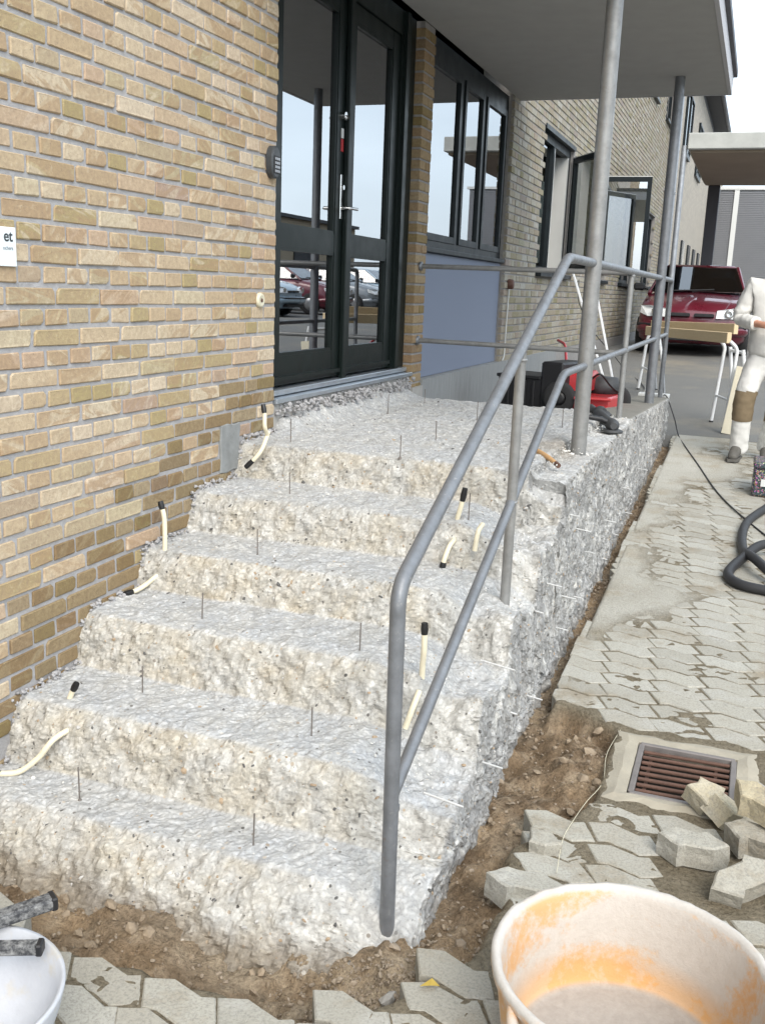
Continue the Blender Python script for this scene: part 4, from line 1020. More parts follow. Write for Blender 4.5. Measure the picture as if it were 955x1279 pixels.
K('cable', MB().tube(catmull([(.014, 4.76, .67), (.014, 4.74, .5), (.014, 4.73, .3), (.014, 4.73, .12), (.016, 4.70, .05), (.02, 4.64, .025)], 5), .006, 8), M_WHITE, cb)

# ================================================================== DRAIN
dr = thing('drain_grate', 'rusty iron drain grate with parallel bars set in the paving', 'drain', (2.11, -1.07, zg(-1.07)))
S_ = .0625*0.6
def dz_(y): return zg(y)+.002
fr = MB()
for a, b in (((1.952, -1.245), (2.28, -1.245)), ((1.952, -.90), (2.28, -.90)), ((1.957, -1.24), (1.957, -.905)), ((2.275, -1.24), (2.275, -.905))):
    fr.bar((a[0], a[1], dz_(a[1])-.012), (b[0], b[1], dz_(b[1])-.012), .02, .026, (0, 0, 1), .003)
K('frame', fr, M_DRAIN_F, dr)
for k in range(8):
    y = -1.206+k*.0385
    K('bar', MB().bar((1.968, y, dz_(y)-.014), (2.264, y, dz_(y)-.008), .0145, .010, (0, 0, 1), .0025), M_RUST, dr)
K('cross_rib', MB().box((2.215, -1.23, dz_(-1.07)-.05), (2.225, -.915, dz_(-1.07)-.03)), M_RUST, dr)
K('cross_rib', MB().box((1.99, -1.23, dz_(-1.07)-.05), (2.0, -.915, dz_(-1.07)-.03)), M_RUST, dr)
# ---- heap of lifted pavers
def loose_paver(c, rot, label, mat=M_PAVER, half=False, scl=.80, h=.075):
    poly = PAVS
    if half: poly = clip_x(PAVS, .0)
    q = [(x*scl+random.uniform(-.003, .003), y*scl+random.uniform(-.003, .003)) for x, y in poly]
    mb = MB().prism(q, -h/2, h/2, None, .005)
    me = mb.mesh('loose_paver')
    bm = bmesh.new(); bm.from_mesh(me); bmesh.ops.triangulate(bm, faces=[f for f in bm.faces if len(f.verts) > 4]); bmesh.ops.subdivide_edges(bm, edges=bm.edges, cuts=2, use_grid_fill=True)
    for v in bm.verts: v.co += Vector((mnoise.noise(v.co*40+Vector(c)*9), mnoise.noise(v.co*40+Vector((5, 1, 2))), mnoise.noise(v.co*35)))*.004
    bm.to_mesh(me); bm.free()
    if c[0] > 2.1: c = (c[0]+.025, c[1]+.01, c[2])
    o = link('loose_paver', me, mat); o.location = c; o.rotation_euler = rot
    return tag(o, label, 'paver', 'lifted pavers heaped beside the drain')
loose_paver((2.15, -1.57, -.958), (.03, -.02, .35), 'grey lifted paver lying flat nearest the tub side of the heap')
loose_paver((2.135, -1.315, -.93), (.45, -.25, .9), 'small tan half paver leaning on another at the drain edge', M_PAVER_T, True)
loose_paver((2.205, -1.36, -.925), (.5, .30, 1.1), 'tan half paver tilted on the heap in front of the drain', M_PAVER_T, True)
loose_paver((2.36, -1.20, -.955), (.05, .1, -.15), 'blue grey paver lying behind the heap by the drain corner')
loose_paver((2.33, -1.50, -.93), (.12, -.1, .1), 'middle paver of the heap carrying the thick tan one', M_PAVER)
loose_paver((2.335, -1.455, -.835), (.16, .06, -.25), 'thick tan paver lying on top of the heap', M_PAVER_T)
loose_paver((2.29, -1.70, -.955), (.25, -.35, 1.0), 'dark lower paver slanting out of the front of the heap', M_PAVER)
loose_paver((2.47, -1.30, -.86), (1.2, .2, .4), 'yellowish paver standing on edge at the right of the heap', M_PAVER_T)
loose_paver((2.45, -1.62, -.95), (.1, .2, 2.0), 'buried grey paver at the right end of the heap')
loose_paver((1.705, -1.66, -1.0), (.02, .03, .15), 'single loose grey paver left at the edge of the dug pit', M_PAVER, True)
loose_paver((1.745, -1.90, -1.005), (-.03, .05, .45), 'loose paver half hidden behind the mortar tub by the pit', M_PAVER, False, .85)
# rubble in the pit
rd = random.Random(11); mb = MB()
cnt = 0
while cnt < 5200:
    x, y = rd.uniform(.0, 1.85), rd.uniform(-2.7, -.7)
    if rd.random() < .35: x, y = rd.gauss(1.5, .12), rd.gauss(-2.3, .12)
    if rd.random() < .25: x, y = rd.uniform(1.5, 1.575), rd.uniform(-.8, 4.9)
    if not inpoly([x], [y], PIT)[0] or (y > -2.25 and x < 1.5): continue
    s_ = rd.choice([.0015, .002, .002, .003, .003, .004, .006, .009])*rd.uniform(.6, 1.3); cnt += 1
    ico_rock(mb, (x, y, soil_z(x, y)+s_*.3), s_, rd)
clod = MB(); cnt = 0
while cnt < 170:
    x, y = rd.uniform(.0, 1.85), rd.uniform(-2.7, -.7)
    if not inpoly([x], [y], PIT)[0] or (y > -2.27 and x < 1.53): continue
    s_ = rd.choice([.007, .009, .012, .016, .022])*rd.uniform(.7, 1.2); cnt += 1
    ico_rock(clod, (x, y, soil_z(x, y)+s_*.1), s_, rd)
stuff(K('soil_clods', clod, simple('soil_clod', (.27, .215, .155), .97, 0, .5, 40, .7, spec=.1)))['label'] = 'clods of dug earth in the pit'
stuff(K('pit_gravel', mb, M_STONE))['label'] = 'small stones and crumbs in the dug soil'
STN = [((1.50, -2.33), .030, 'grey'), ((1.545, -2.22), .020, 'grey'), ((1.54, -2.37), .024, 'brown'), ((1.44, -2.40), .022, 'grey'), ((1.62, -2.10), .018, 'brown'), ((1.47, -2.20), .022, 'brown')]
for i, ((x, y), s_, c_) in enumerate(STN):
    mb = MB(); ico_rock(mb, (0, 0, 0), s_, rd); o = K('rubble_stone', mb, simple('rubble_grey', (.36, .345, .32), .95, 0, .35, 30, .4) if c_ == 'grey' else M_STONE); o.location = (x, y, soil_z(x, y)+s_*.25)
    tag(o, ['largest pale rubble lump in front of the railing foot', 'pale round stone right of the railing foot', 'brown stone below the railing foot in the pit', 'small pale lump at the bottom edge of the pit', 'brown pebble between pit and mortar tub', 'brown stone just right of the railing foot'][i], 'stone', 'rubble stones in the pit')
tag(K('leaf', MB().add([(1.60, -2.405, 0), (1.625, -2.40, .006), (1.645, -2.385, .0), (1.622, -2.375, .008)], [(0, 1, 3), (1, 2, 3)]), M_PINK), 'small yellow leaf lying in the dug pit', 'leaf').location = (0, 0, soil_z(1.62, -2.39)+.012)
tag(K('string_line', MB().tube(catmull([(1.87, -.80, -.955), (1.845, -1.0, -.975), (1.86, -1.2, -.985), (1.83, -1.36, -.985), (1.81, -1.5, -.985), (1.80, -1.62, -.985), (1.815, -1.8, -.988)], 6), .0010, 6), M_CREAM), 'thin white string lying across the paving edge by the drain', 'string')

# ================================================================== TUB, BASIN
TC = (2.081, -2.455); TZ = zg(-2.7)
tub = thing('mortar_tub', 'large round orange plastic mortar tub smeared white with dried mortar', 'tub', (TC[0], TC[1], TZ))
prof = [(0, .014), (.215, .014), (.232, .018), (.243, .032), (.25, .07), (.262, .15), (.273, .225), (.277, .243), (.285, .252), (.294, .252), (.2985, .245), (.298, .228), (.293, .222), (.285, .21), (.276, .14), (.262, .03), (.25, .004), (0, .001)]
tme = MB().lathe(prof, (0, 0, 0), 140).mesh('tub_body')
for v in tme.vertices:                                           # crusted mortar on rim and wall
    k_ = max(0, min(1, (v.co.z-.2)/.04)); v.co += Vector((v.co.x, v.co.y, .15)).normalized()*(mnoise.noise(v.co*38)*.0022+mnoise.noise(v.co*14)*.002)*(.35+k_)
o = link('tub_body', tme, M_TUB, None); o.parent = tub; o.location = (0, 0, 0)
for a in (R(235), R(55)):
    h = MB(); P = [Vector(((.288+.028*math.sin(math.pi*t))*math.cos(a+(t-.5)*.42), (.288+.028*math.sin(math.pi*t))*math.sin(a+(t-.5)*.42), .225-.02*math.sin(math.pi*t))) for t in np.linspace(0, 1, 12)]
    h.tube(P, .012, 10); o = link('handle', h.mesh('handle'), M_TUB); o.parent = tub
BC = (.83, -3.06)
bs_ = thing('mortar_basin', 'shallow whitish mortar-coated basin at the lower left corner', 'basin', (BC[0], BC[1], zg(-3)))
o = link('basin_body', MB().lathe([(0, .04), (.10, .05), (.16, .10), (.193, .19), (.203, .235), (.212, .238), (.212, .228), (.203, .19), (.17, .09), (.11, .03), (0, .02)], (0, 0, 0), 72).mesh('basin_body'), M_BASIN); o.parent = bs_
o = link('foot_ring', MB().lathe([(.09, .035), (.10, 0), (.12, 0), (.12, .04)], (0, 0, 0), 40).mesh('foot_ring'), M_BASIN); o.parent = bs_
def bar_thing(p, q, w, h, label):
    p, q = Vector(p), Vector(q); t = thing('worn_bar', label, 'bar', p, 'worn dark bars resting on the basin')
    mb = MB().bar(p, q, w, h, (0, 0, 1), .006); K('shaft', mb, M_BAR, t)
    d = (q-p).normalized(); K('end_cap', MB().bar(q-d*.008, q+d*.006, w*1.04, h*1.04, (0, 0, 1), .003), M_BLACK, t)
bar_thing((.60, -3.14, -.742), (.845, -2.775, -.735), .038, .03, 'upper worn dark bar slanting over the basin at the left edge')
bar_thing((.66, -3.02, -.748), (.915, -2.905, -.745), .03, .026, 'lower short dark bar lying across the basin rim')

# ================================================================== HOSE, CABLE, CASE
tag(K('vacuum_hose', MB().tube([p+Vector((0, 0, .028)) for p in catmull([(2.75, 3.2, zg(3.2)), (2.50, 2.95, zg(2.95)), (2.373, 2.591, zg(2.59)), (2.255, 2.143, zg(2.14)), (2.247, 1.618, zg(1.62)), (2.313, 1.269, zg(1.27)+.05), (2.455, 1.057, zg(1.06)+.02), (2.62, 1.2, zg(1.2)), (2.60, 1.55, zg(1.55)),
      (2.375, 1.578, zg(1.58)+.05), (2.249, 1.343, zg(1.34)+.02), (2.184, 1.116, zg(1.12)), (2.237, .965, zg(.965)), (2.376, .909, zg(.91)), (2.60, .90, zg(.9)), (3.2, 1.0, zg(1))], 10)], .027, 14), M_RUBBER), 'thick black hose lying in loops on the paving', 'hose')
tag(K('power_cable', MB().tube(catmull([(.10, 8.0, .82), (.14, 7.9, .55), (.30, 8.2, .2), (.45, 9.0, -.1), (.62, 9.2, zg(9)+.012), (.94, 8.08, zg(8.08)+.012), (1.28, 6.4, zg(6.4)+.01), (1.36, 5.5, zg(5.5)+.05), (1.45, 5.15, -.235), (1.56, 5.06, -.42), (1.62, 5.0, zg(5)+.01), (1.72, 4.5, zg(4.5)+.008), (1.856, 3.879, zg(3.88)+.008), (2.081, 2.861, zg(2.86)+.008), (2.374, 2.011, zg(2.01)+.008), (2.53, 1.74, zg(1.74)+.008), (3.1, 1.3, zg(1.3)+.01)], 8), .0055, 7), M_RUBBER), 'thin black power cable running over the kerb and across the paving', 'cable')
cs = thing('speckled_case', 'dark speckled case standing on the paving at the right edge', 'case', (2.44, 3.15, zg(3.15)))
K('body', MB().box((2.275, 2.99, zg(3.0)), (2.60, 3.30, zg(3.0)+.20), None, .015), M_SPECK, cs)
K('lid', MB().box((2.268, 2.983, zg(3.0)+.202), (2.607, 3.307, zg(3.0)+.25), None, .012), M_SPECK, cs)
K('handle', MB().tube(fillet([(2.37, 3.145, zg(3.0)+.245), (2.37, 3.145, zg(3.0)+.29), (2.50, 3.145, zg(3.0)+.29), (2.50, 3.145, zg(3.0)+.245)], .02), .009, 10), M_BLACK, cs)
K('label_plate', MB().box((2.33, 2.978, zg(3)+.08), (2.50, 2.989, zg(3)+.13)), M_WHITE, cs)

# ================================================================== TOOLS ON THE LANDING
gr = thing('angle_grinder', 'worn dark power tool lying at the outer edge of the landing', 'tool', (1.40, 1.62, -.115))
g0 = Vector((1.32, 1.80, -.075)); g1 = Vector((1.455, 1.42, -.085)); gd = (g1-g0).normalized()
K('motor_housing', MB().tube([g0, g0+gd*.05, g0+gd*.18, g0+gd*.30, g1], [.03, .038, .036, .03, .034], 14), M_TOOL, gr)
K('gear_head', MB().tube([g1-gd*.01, g1+gd*.05, g1+gd*.075], [.036, .038, .02], 14).lathe([(.0, -.045), (.03, -.045), (.033, -.02), (.033, .02), (0, .03)], tuple(g1+gd*.035), 16), M_TOOL, gr)
K('disc_guard', MB().lathe([(.0, -.012), (.06, -.012), (.062, .0), (.05, .006), (0, .006)], tuple(g1+gd*.04+Vector((0, 0, -.03))), 24), M_TOOL, gr)
K('side_handle', MB().tube([g1+gd*.02, g1+gd*.02+Vector((-.06, -.02, .03)), g1+gd*.02+Vector((-.13, -.05, .04))], [.012, .016, .014], 12), M_BLACK, gr)
gl_ = thing('work_glove', 'crumpled dark work glove beside the power tool on the landing', 'glove', (1.28, 1.86, -.09))
mb = MB(); 
P_ = [(1.24, 1.93, -.075), (1.29, 1.86, -.06), (1.35, 1.80, -.07)]
K('palm', MB().tube(catmull(P_, 5), [.030+.012*math.sin(i*.9) for i in range(11)], 12), M_TOOL, gl_)
for i in range(4): K('finger', MB().tube(catmull([(1.33, 1.82+i*.018-.03, -.07), (1.37, 1.80+i*.02-.04, -.062), (1.40, 1.79+i*.022-.05, -.08)], 4), .010, 8), M_TOOL, gl_)
hm = thing('tool_handle', 'loose orange-brown wooden tool handle lying on the landing by the canopy post', 'handle', (1.34, .06, -.10))
K('shaft', MB().tube([(1.27, .175, -.082), (1.30, .12, -.080), (1.36, .03, -.086), (1.415, -.04, -.10)], [.011, .014, .013, .010], 10), M_HANDLE, hm)
K('ferrule', MB().tube([(1.411, -.035, -.099), (1.428, -.06, -.105)], .0115, 10), M_RUST, hm)

# ================================================================== MOWER, CRATE, TRESTLES, LADDER
def rz_(y): return -.16-.0807*(y-2.0)
mw = thing('lawn_mower', 'red lawn mower with black wheels parked on the ramp behind the landing', 'lawn mower', (1.05, 3.2, rz_(3.2)))
def wheel_parts(parent, c, r, w, axis='x'):
    K('wheel', MB().lathe([(r*.45, -w/2), (r*.8, -w/2), (r*.97, -w*.32), (r, 0), (r*.97, w*.32), (r*.8, w/2), (r*.45, w/2)], c, 28, axis), M_TYRE, parent)
    K('hub', MB().lathe([(0, -w*.42), (r*.2, -w*.42), (r*.45, -w*.3), (r*.45, w*.3), (r*.2, w*.42), (0, w*.42)], c, 20, axis), M_BLACK, parent)
for x, y in ((.86, 3.0), (1.18, 3.75)): wheel_parts(mw, (x, y, rz_(y)+.125), .125, .055, 'y')
for x, y in ((.70, 3.45), (1.02, 4.1)): wheel_parts(mw, (x, y, rz_(y)+.10), .10, .05, 'y')
zb_ = rz_(3.3)
K('deck', MB().prism([(.98, 2.98), (1.22, 3.02), (1.27, 3.3), (1.22, 3.72), (.85, 3.75), (.80, 3.3)], zb_+.05, zb_+.17, None, .015), M_RED, mw)
K('engine_cover', MB().prism([(.90, 3.1), (1.06, 3.12), (1.08, 3.45), (.90, 3.45)], zb_+.20, zb_+.34, Matrix.Translation((0, 0, 0)), .03), M_RED, mw)
K('engine', MB().lathe([(0, .17), (.12, .17), (.13, .22), (.11, .29), (0, .30)], (1.12, 3.42, zb_), 20), M_TOOL, mw)
K('pull_cable', MB().tube(catmull([(1.05, 3.2, zb_+.28), (1.13, 3.15, zb_+.33), (1.2, 3.25, zb_+.24), (1.25, 3.4, zb_+.18)], 6), .008, 8), M_BLACK, mw)
K('front_rail', MB().tube([(.98, 2.95, zb_+.16), (1.24, 2.99, zb_+.16)], .012, 8), M_RED, mw)
K('handle_bar', MB().tube(fillet([(.86, 3.35, zb_+.2), (.72, 3.9, zb_+.5), (.62, 4.1, zb_+.52)], .08), .012, 10), M_RED, mw)
cr = thing('black_crate', 'black ribbed plastic grass box standing against the plinth', 'box', (.68, 3.2, rz_(3.2)))
cz = rz_(3.2)
Mc = Matrix.Translation((.66, 3.25, cz)) @ Matrix.Rotation(R(-14), 4, 'Z')
K('body', MB().box((-.26, -.2, .0), (.18, .2, .28), Mc, .015), M_BLACK, cr)
K('tall_end', MB().box((.10, -.21, .0), (.28, .21, .40), Mc, .015), M_BLACK, cr)
for i in range(5): K('rib', MB().box((-.245+i*.07, -.214, .03), (-.225+i*.07, -.198, .25), Mc, .004), M_BLACK, cr)
K('rim', MB().box((-.27, -.212, .262), (.098, .212, .287), Mc, .006), M_BLACK, cr)
def trestle(base, ang, h, label, hookdir):
    t = thing('trestle', label, 'trestle', base, 'white steel trestles under the boards'); bx, by, bz = base
    c, s_ = math.cos(ang), math.sin(ang)
    def P(a, b, z): return (bx+a*c-b*s_, by+a*s_+b*c, bz+z)
    for b in (-.26, .26):
        K('leg', MB().tube(fillet([P(-.05, b, .02), P(0, b*.9, h-.04), P(hookdir*.07, b*.86, h+.02)], .05), .017, 12), M_WHITEST, t)
        K('leg', MB().tube([P(.12, b, .30), P(.05, b*.92, h-.05)], .017, 12), M_WHITEST, t)
        K('inner_tube', MB().tube([P(.16, b*1.02, .02), P(.12, b, .32)], .012, 10), M_GALV, t)
        K('foot', MB().tube([P(-.05, b, 0), P(-.05, b, .03)], .02, 10), M_BLACK, t)
        K('foot', MB().tube([P(.162, b*1.02, 0), P(.16, b*1.02, .03)], .016, 10), M_BLACK, t)
    K('cross_bar', MB().tube([P(.06, -.235, h-.08), P(.06, .235, h-.08)], .016, 10), M_WHITEST, t)
    K('cross_bar', MB().tube([P(-.03, -.25, .28), P(-.03, .25, .28)], .012, 10), M_WHITEST, t)
trestle((1.98, 5.62, zg(5.62)), R(15), .80, 'right white steel trestle nearer the worker', -1)
trestle((1.07, 7.42, zg(7.42)), R(15), .68, 'left white steel trestle behind the railing end', 1)
for i, (p, q, z0, z1, lb) in enumerate([((1.03, 7.30), (1.955, 5.48), .275, .30, 'lower front pine board resting across the white trestles'), ((1.06, 7.52), (2.0, 5.85), .335, .375, 'upper rear pine board resting across the white trestles')]):
    o = K('timber_board', MB().bar((p[0], p[1], z0), (q[0], q[1], z1), .045, .10, (0, 0, 1), .004), M_WOOD); tag(o, lb, 'board', 'pine boards on the trestles')
tag(K('leaning_board', MB().bar((2.03, 5.28, zg(5.28)+.003), (2.10, 5.34, zg(5.28)+.62), .10, .02, (0, 1, 0), .002), M_WOODP), 'pale board leaning behind the worker by the trestle', 'board')
ld = thing('leaning_poles', 'pair of white aluminium poles leaning against the facade under the open window', 'poles', (.6, 7.8, zg(7.8)))
K('pole', MB().bar((.61, 7.51, zg(7.51)), (.06, 7.70, .93), .05, .025, (1, 0, 0), .004), M_WHITEST, ld)
K('pole', MB().bar((.61, 8.06, zg(8.06)), (.22, 8.2, .93), .05, .025, (1, 0, 0), .004), M_WHITEST, ld)
K('top_bar', MB().bar((.07, 7.70, .93), (.22, 8.2, .93), .04, .03), M_WHITEST, ld)

# ================================================================== WORKER
MAN = Vector((2.315, 4.22, zg(4.2)))
def skin(name, chains, mat, parent, sub=2, smooth=True):
    """chains: list of lists of (xyz, radius); joints at equal positions are welded"""
    vs, rs, es, look = [], [], [], {}
    for ch in chains:
        prev = None
        for p, r_ in ch:
            k_ = tuple(round(c, 4) for c in p)
            if k_ not in look: look[k_] = len(vs); vs.append(p); rs.append(r_ if isinstance(r_, tuple) else (r_, r_))
            i = look[k_]
            if prev is not None and prev != i: es.append((prev, i))
            prev = i
    me = bpy.data.meshes.new(name); me.from_pydata(vs, es, []); me.update()
    o = bpy.data.objects.new(name, me); COL.objects.link(o)
    o.modifiers.new('skin', 'SKIN').use_smooth_shade = True
    if not me.skin_vertices: 
        bm = bmesh.new(); bm.from_mesh(me); bm.verts.layers.skin.verify(); bm.to_mesh(me); bm.free()
    # one root for each separate chain
    par = list(range(len(vs)))
    def fnd(a):
        while par[a] != a: a = par[a]
        return a
    for a, b in es: par[fnd(a)] = fnd(b)
    seen = set()
    for i, sv in enumerate(me.skin_vertices[0].data):
        sv.radius = rs[i]; sv.use_root = fnd(i) not in seen; seen.add(fnd(i))
    s2 = o.modifiers.new('sub', 'SUBSURF'); s2.levels = sub; s2.render_levels = sub
    me.materials.append(mat)
    if parent is not None:
        o.parent = parent
        if parent.type == 'EMPTY': o.matrix_parent_inverse = Matrix.Translation(-parent.location)
    return o
def mp(x, y, z): return (MAN.x+x, MAN.y+y, MAN.z+z)
person = thing('person', 'worker in off-white smock and white trousers with brown knee patches, standing at right', 'person', MAN)
# joints (person faces the camera, -Y; his right side is towards -X)
pel = mp(.02, .02, .93); belly = mp(.02, .01, 1.10); chest = mp(.0, .0, 1.30); neck = mp(.0, .01, 1.47); nk2 = mp(.01, -.02, 1.54)
RH, RK, RA = mp(-.09, .01, .90), mp(-.165, -.05, .49), mp(-.165, .04, .09)
LH, LK, LA_ = mp(.12, .02, .90), mp(.10, -.10, .50), mp(.05, .12, .11)
RS, RE, RW = mp(-.19, .01, 1.40), mp(-.27, -.02, 1.13), mp(-.09, -.24, 1.10)
LS, LE, LW = mp(.19, .01, 1.40), mp(.29, .0, 1.12), mp(.08, -.24, 1.08)
def lerp(a, b, t): return tuple(a[i]+(b[i]-a[i])*t for i in range(3))
body_ch = [[(pel, .095), (belly, .10), (chest, .12), (neck, .058), (nk2, .055), (mp(.01, -.03, 1.62), (.072, .088)), (mp(.01, -.025, 1.70), (.078, .095)), (mp(.01, -.02, 1.765), (.058, .07))],
           [(pel, .095), (RH, .07), (lerp(RH, RK, .5), .06), (RK, .052), (lerp(RK, RA, .4), .05), (RA, .036), (mp(-.19, -.10, .05), .03)],
           [(pel, .095), (LH, .07), (lerp(LH, LK, .5), .06), (LK, .052), (lerp(LK, LA_, .4), .05), (LA_, .036), (mp(.05, -.02, .05), .03)],
           [(chest, .13), (RS, .06), (lerp(RS, RE, .5), .045), (RE, .04), (lerp(RE, RW, .5), .036), (RW, .026)],
           [(chest, .13), (LS, .06), (lerp(LS, LE, .5), .045), (LE, .04), (lerp(LE, LW, .5), .036), (LW, .026)]]
def hand(Wr, d, side):
    Wr = Vector(Wr); d = Vector(d).normalized(); lat = Vector((0, 0, 1)).cross(d).normalized()
    palm = Wr+d*.05; ch = [[(tuple(Wr), .026), (tuple(palm), (.036, .018)), (tuple(palm+d*.03), (.036, .016))]]
    out = []
    for i, (o_, L) in enumerate(((-.03, .062), (-.01, .07), (.01, .066), (.028, .052))):
        a = palm+d*.03+Vector((0, 0, o_)); b = a+d*L*.45+lat*.006*side; c = b+d*L*.3+lat*.022*side; e = c+lat*.02*side
        out.append([(tuple(palm+d*.012+Vector((0, 0, o_*.8))), .010), (tuple(a), .010), (tuple(b), .0092), (tuple(c), .0085), (tuple(e), .007)])
    th = palm-d*.01+Vector((0, 0, .032)); out.append([(tuple(palm-d*.02+Vector((0, 0, .015))), .012), (tuple(th), .012), (tuple(th+d*.03+Vector((0, 0, .018))+lat*.012*side), .010), (tuple(th+d*.055+Vector((0, 0, .016))+lat*.025*side), .008)])
    return ch+out
body_ch += hand(RW, (.95, -.28, .0), -1)+hand(LW, (-.9, -.4, .05), 1)
body = skin('body', body_ch, M_SKIN, person)
# face
hd = MB(); hc = Vector(mp(.01, -.03, 1.66))
hd.tube([hc+Vector((0, -.085, .03)), hc+Vector((0, -.105, -.01)), hc+Vector((0, -.088, -.022))], [.008, .014, .01], 10)
for sx in (-1, 1): hd.lathe([(0, -.008), (.016, -.01), (.024, 0), (.016, .01), (0, .008)], hc+Vector((sx*.082, .0, .0)), 12, 'x')
K('face_features', hd, M_SKIN, person)
ey = MB()
for sx in (-1, 1): ey.lathe([(0, -.011), (.008, -.008), (.011, 0), (.008, .008), (0, .011)], hc+Vector((sx*.032, -.078, .022)), 12)
K('eyes', ey, M_INK, person)
K('mouth', MB().bar(hc+Vector((-.024, -.082, -.05)), hc+Vector((.024, -.082, -.05)), .01, .008, (0, 0, 1), .002), simple('lips', (.36, .13, .11), .5, 0, .1, 10, 0), person)
K('hair', MB().lathe([(.084, .0), (.094, .03), (.09, .075), (.065, .112), (.03, .127), (0, .13)], hc+Vector((0, .012, .0)), 24), M_HAIR, person)
jk = [[(mp(.015, .015, .80), (.225, .16)), (mp(.015, .01, .96), (.22, .155)), (belly, (.21, .15)), (chest, (.21, .14)), (mp(0, .01, 1.43), (.13, .09)), (mp(0, .005, 1.485), (.07, .066))],
      [(chest, (.21, .14)), (RS, .085), (lerp(RS, RE, .5), .075), (lerp(RS, RE, .85), .074), (RE, .066), (lerp(RE, RW, .35), .064), (lerp(RE, RW, .68), .058), (lerp(RE, RW, .74), .060)],
      [(chest, (.21, .14)), (LS, .085), (lerp(LS, LE, .5), .075), (lerp(LS, LE, .85), .074), (LE, .066), (lerp(LE, LW, .35), .064), (lerp(LE, LW, .68), .058), (lerp(LE, LW, .74), .060)]]
def wrinkle(o, strength=.018, scale=.11):
    tx = bpy.data.textures.new('cloth_folds', 'CLOUDS'); tx.noise_scale = scale; tx.noise_depth = 3
    d = o.modifiers.new('folds', 'DISPLACE'); d.texture = tx; d.strength = strength; d.mid_level = .5; d.texture_coords = 'LOCAL'
    t2 = bpy.data.textures.new('cloth_creases', 'STUCCI'); t2.noise_scale = scale*.55; t2.turbulence = 6
    d2 = o.modifiers.new('creases', 'DISPLACE'); d2.texture = t2; d2.strength = strength*.55; d2.mid_level = .5; d2.texture_coords = 'LOCAL'
wrinkle(skin('smock', jk, M_CLOTH, person, 3), .018, .06)
tr = [[(mp(.02, .02, 1.05), (.165, .12)), (pel, (.165, .125))],
      [(pel, (.165, .125)), (mp(-.085, .01, .80), .105), (lerp(RH, RK, .55), .098), (RK, .084), (lerp(RK, RA, .4), .083), (lerp(RK, RA, .75), .080), (lerp(RK, RA, 1.14), .078)],
      [(pel, (.165, .125)), (mp(.115, .0, .80), .105), (lerp(LH, LK, .55), .098), (LK, .084), (lerp(LK, LA_, .4), .083), (lerp(LK, LA_, .75), .080), (lerp(LK, LA_, 1.14), .078)]]
trs = skin('trousers', tr, M_TROUS, person, 3); wrinkle(trs, .015, .07)
# knee patches: cut from the trouser surface, laid 4 mm proud of it
bpy.context.view_layer.update(); dgp = bpy.context.evaluated_depsgraph_get(); tme = bpy.data.meshes.new_from_object(trs.evaluated_get(dgp))
for kn, ak in ((RK, RA), (LK, LA_)):
    bm = bmesh.new(); bm.from_mesh(tme); top_, bot_ = lerp(kn, ak, -.2)[2], lerp(kn, ak, .42)[2]
    dead = [f for f in bm.faces if not (bot_ < f.calc_center_median().z < top_ and abs(f.calc_center_median().x-lerp(kn, ak, .1)[0]) < .095 and f.normal.y < -.05)]
    bmesh.ops.delete(bm, geom=dead, context='FACES')
    for v in bm.verts: v.co += v.normal*.005
    me = bpy.data.meshes.new('knee_patch'); bm.to_mesh(me); bm.free(); me.materials.clear(); link('knee_patch', me, M_PATCH, person)
for (x, y, dx, dy) in ((-.175, .0, -.03, -.18), (.05, .08, .0, -.17)):
    sh_ = [[(mp(x, y+.06, .065), (.050, .062)), (mp(x+dx*.25, y-.02, .072), (.050, .062)), (mp(x+dx*.7, y+dy*.6, .045), (.048, .036)), (mp(x+dx, y+dy, .035), (.034, .026))]]
    s_o = skin('shoe', sh_, M_SHOE, person)
    K('sole', MB().prism([(MAN.x+x+a*.052+dx*t, MAN.y+y+.09+(dy-.11)*t) for a, t in ((-1, .1), (-.7, 0), (.7, 0), (1, .1), (.9, .4), (1.05, .75), (.6, 1), (-.6, 1), (-1.05, .75), (-.9, .4))], MAN.z+.001, MAN.z+.022), M_SHOE, person)

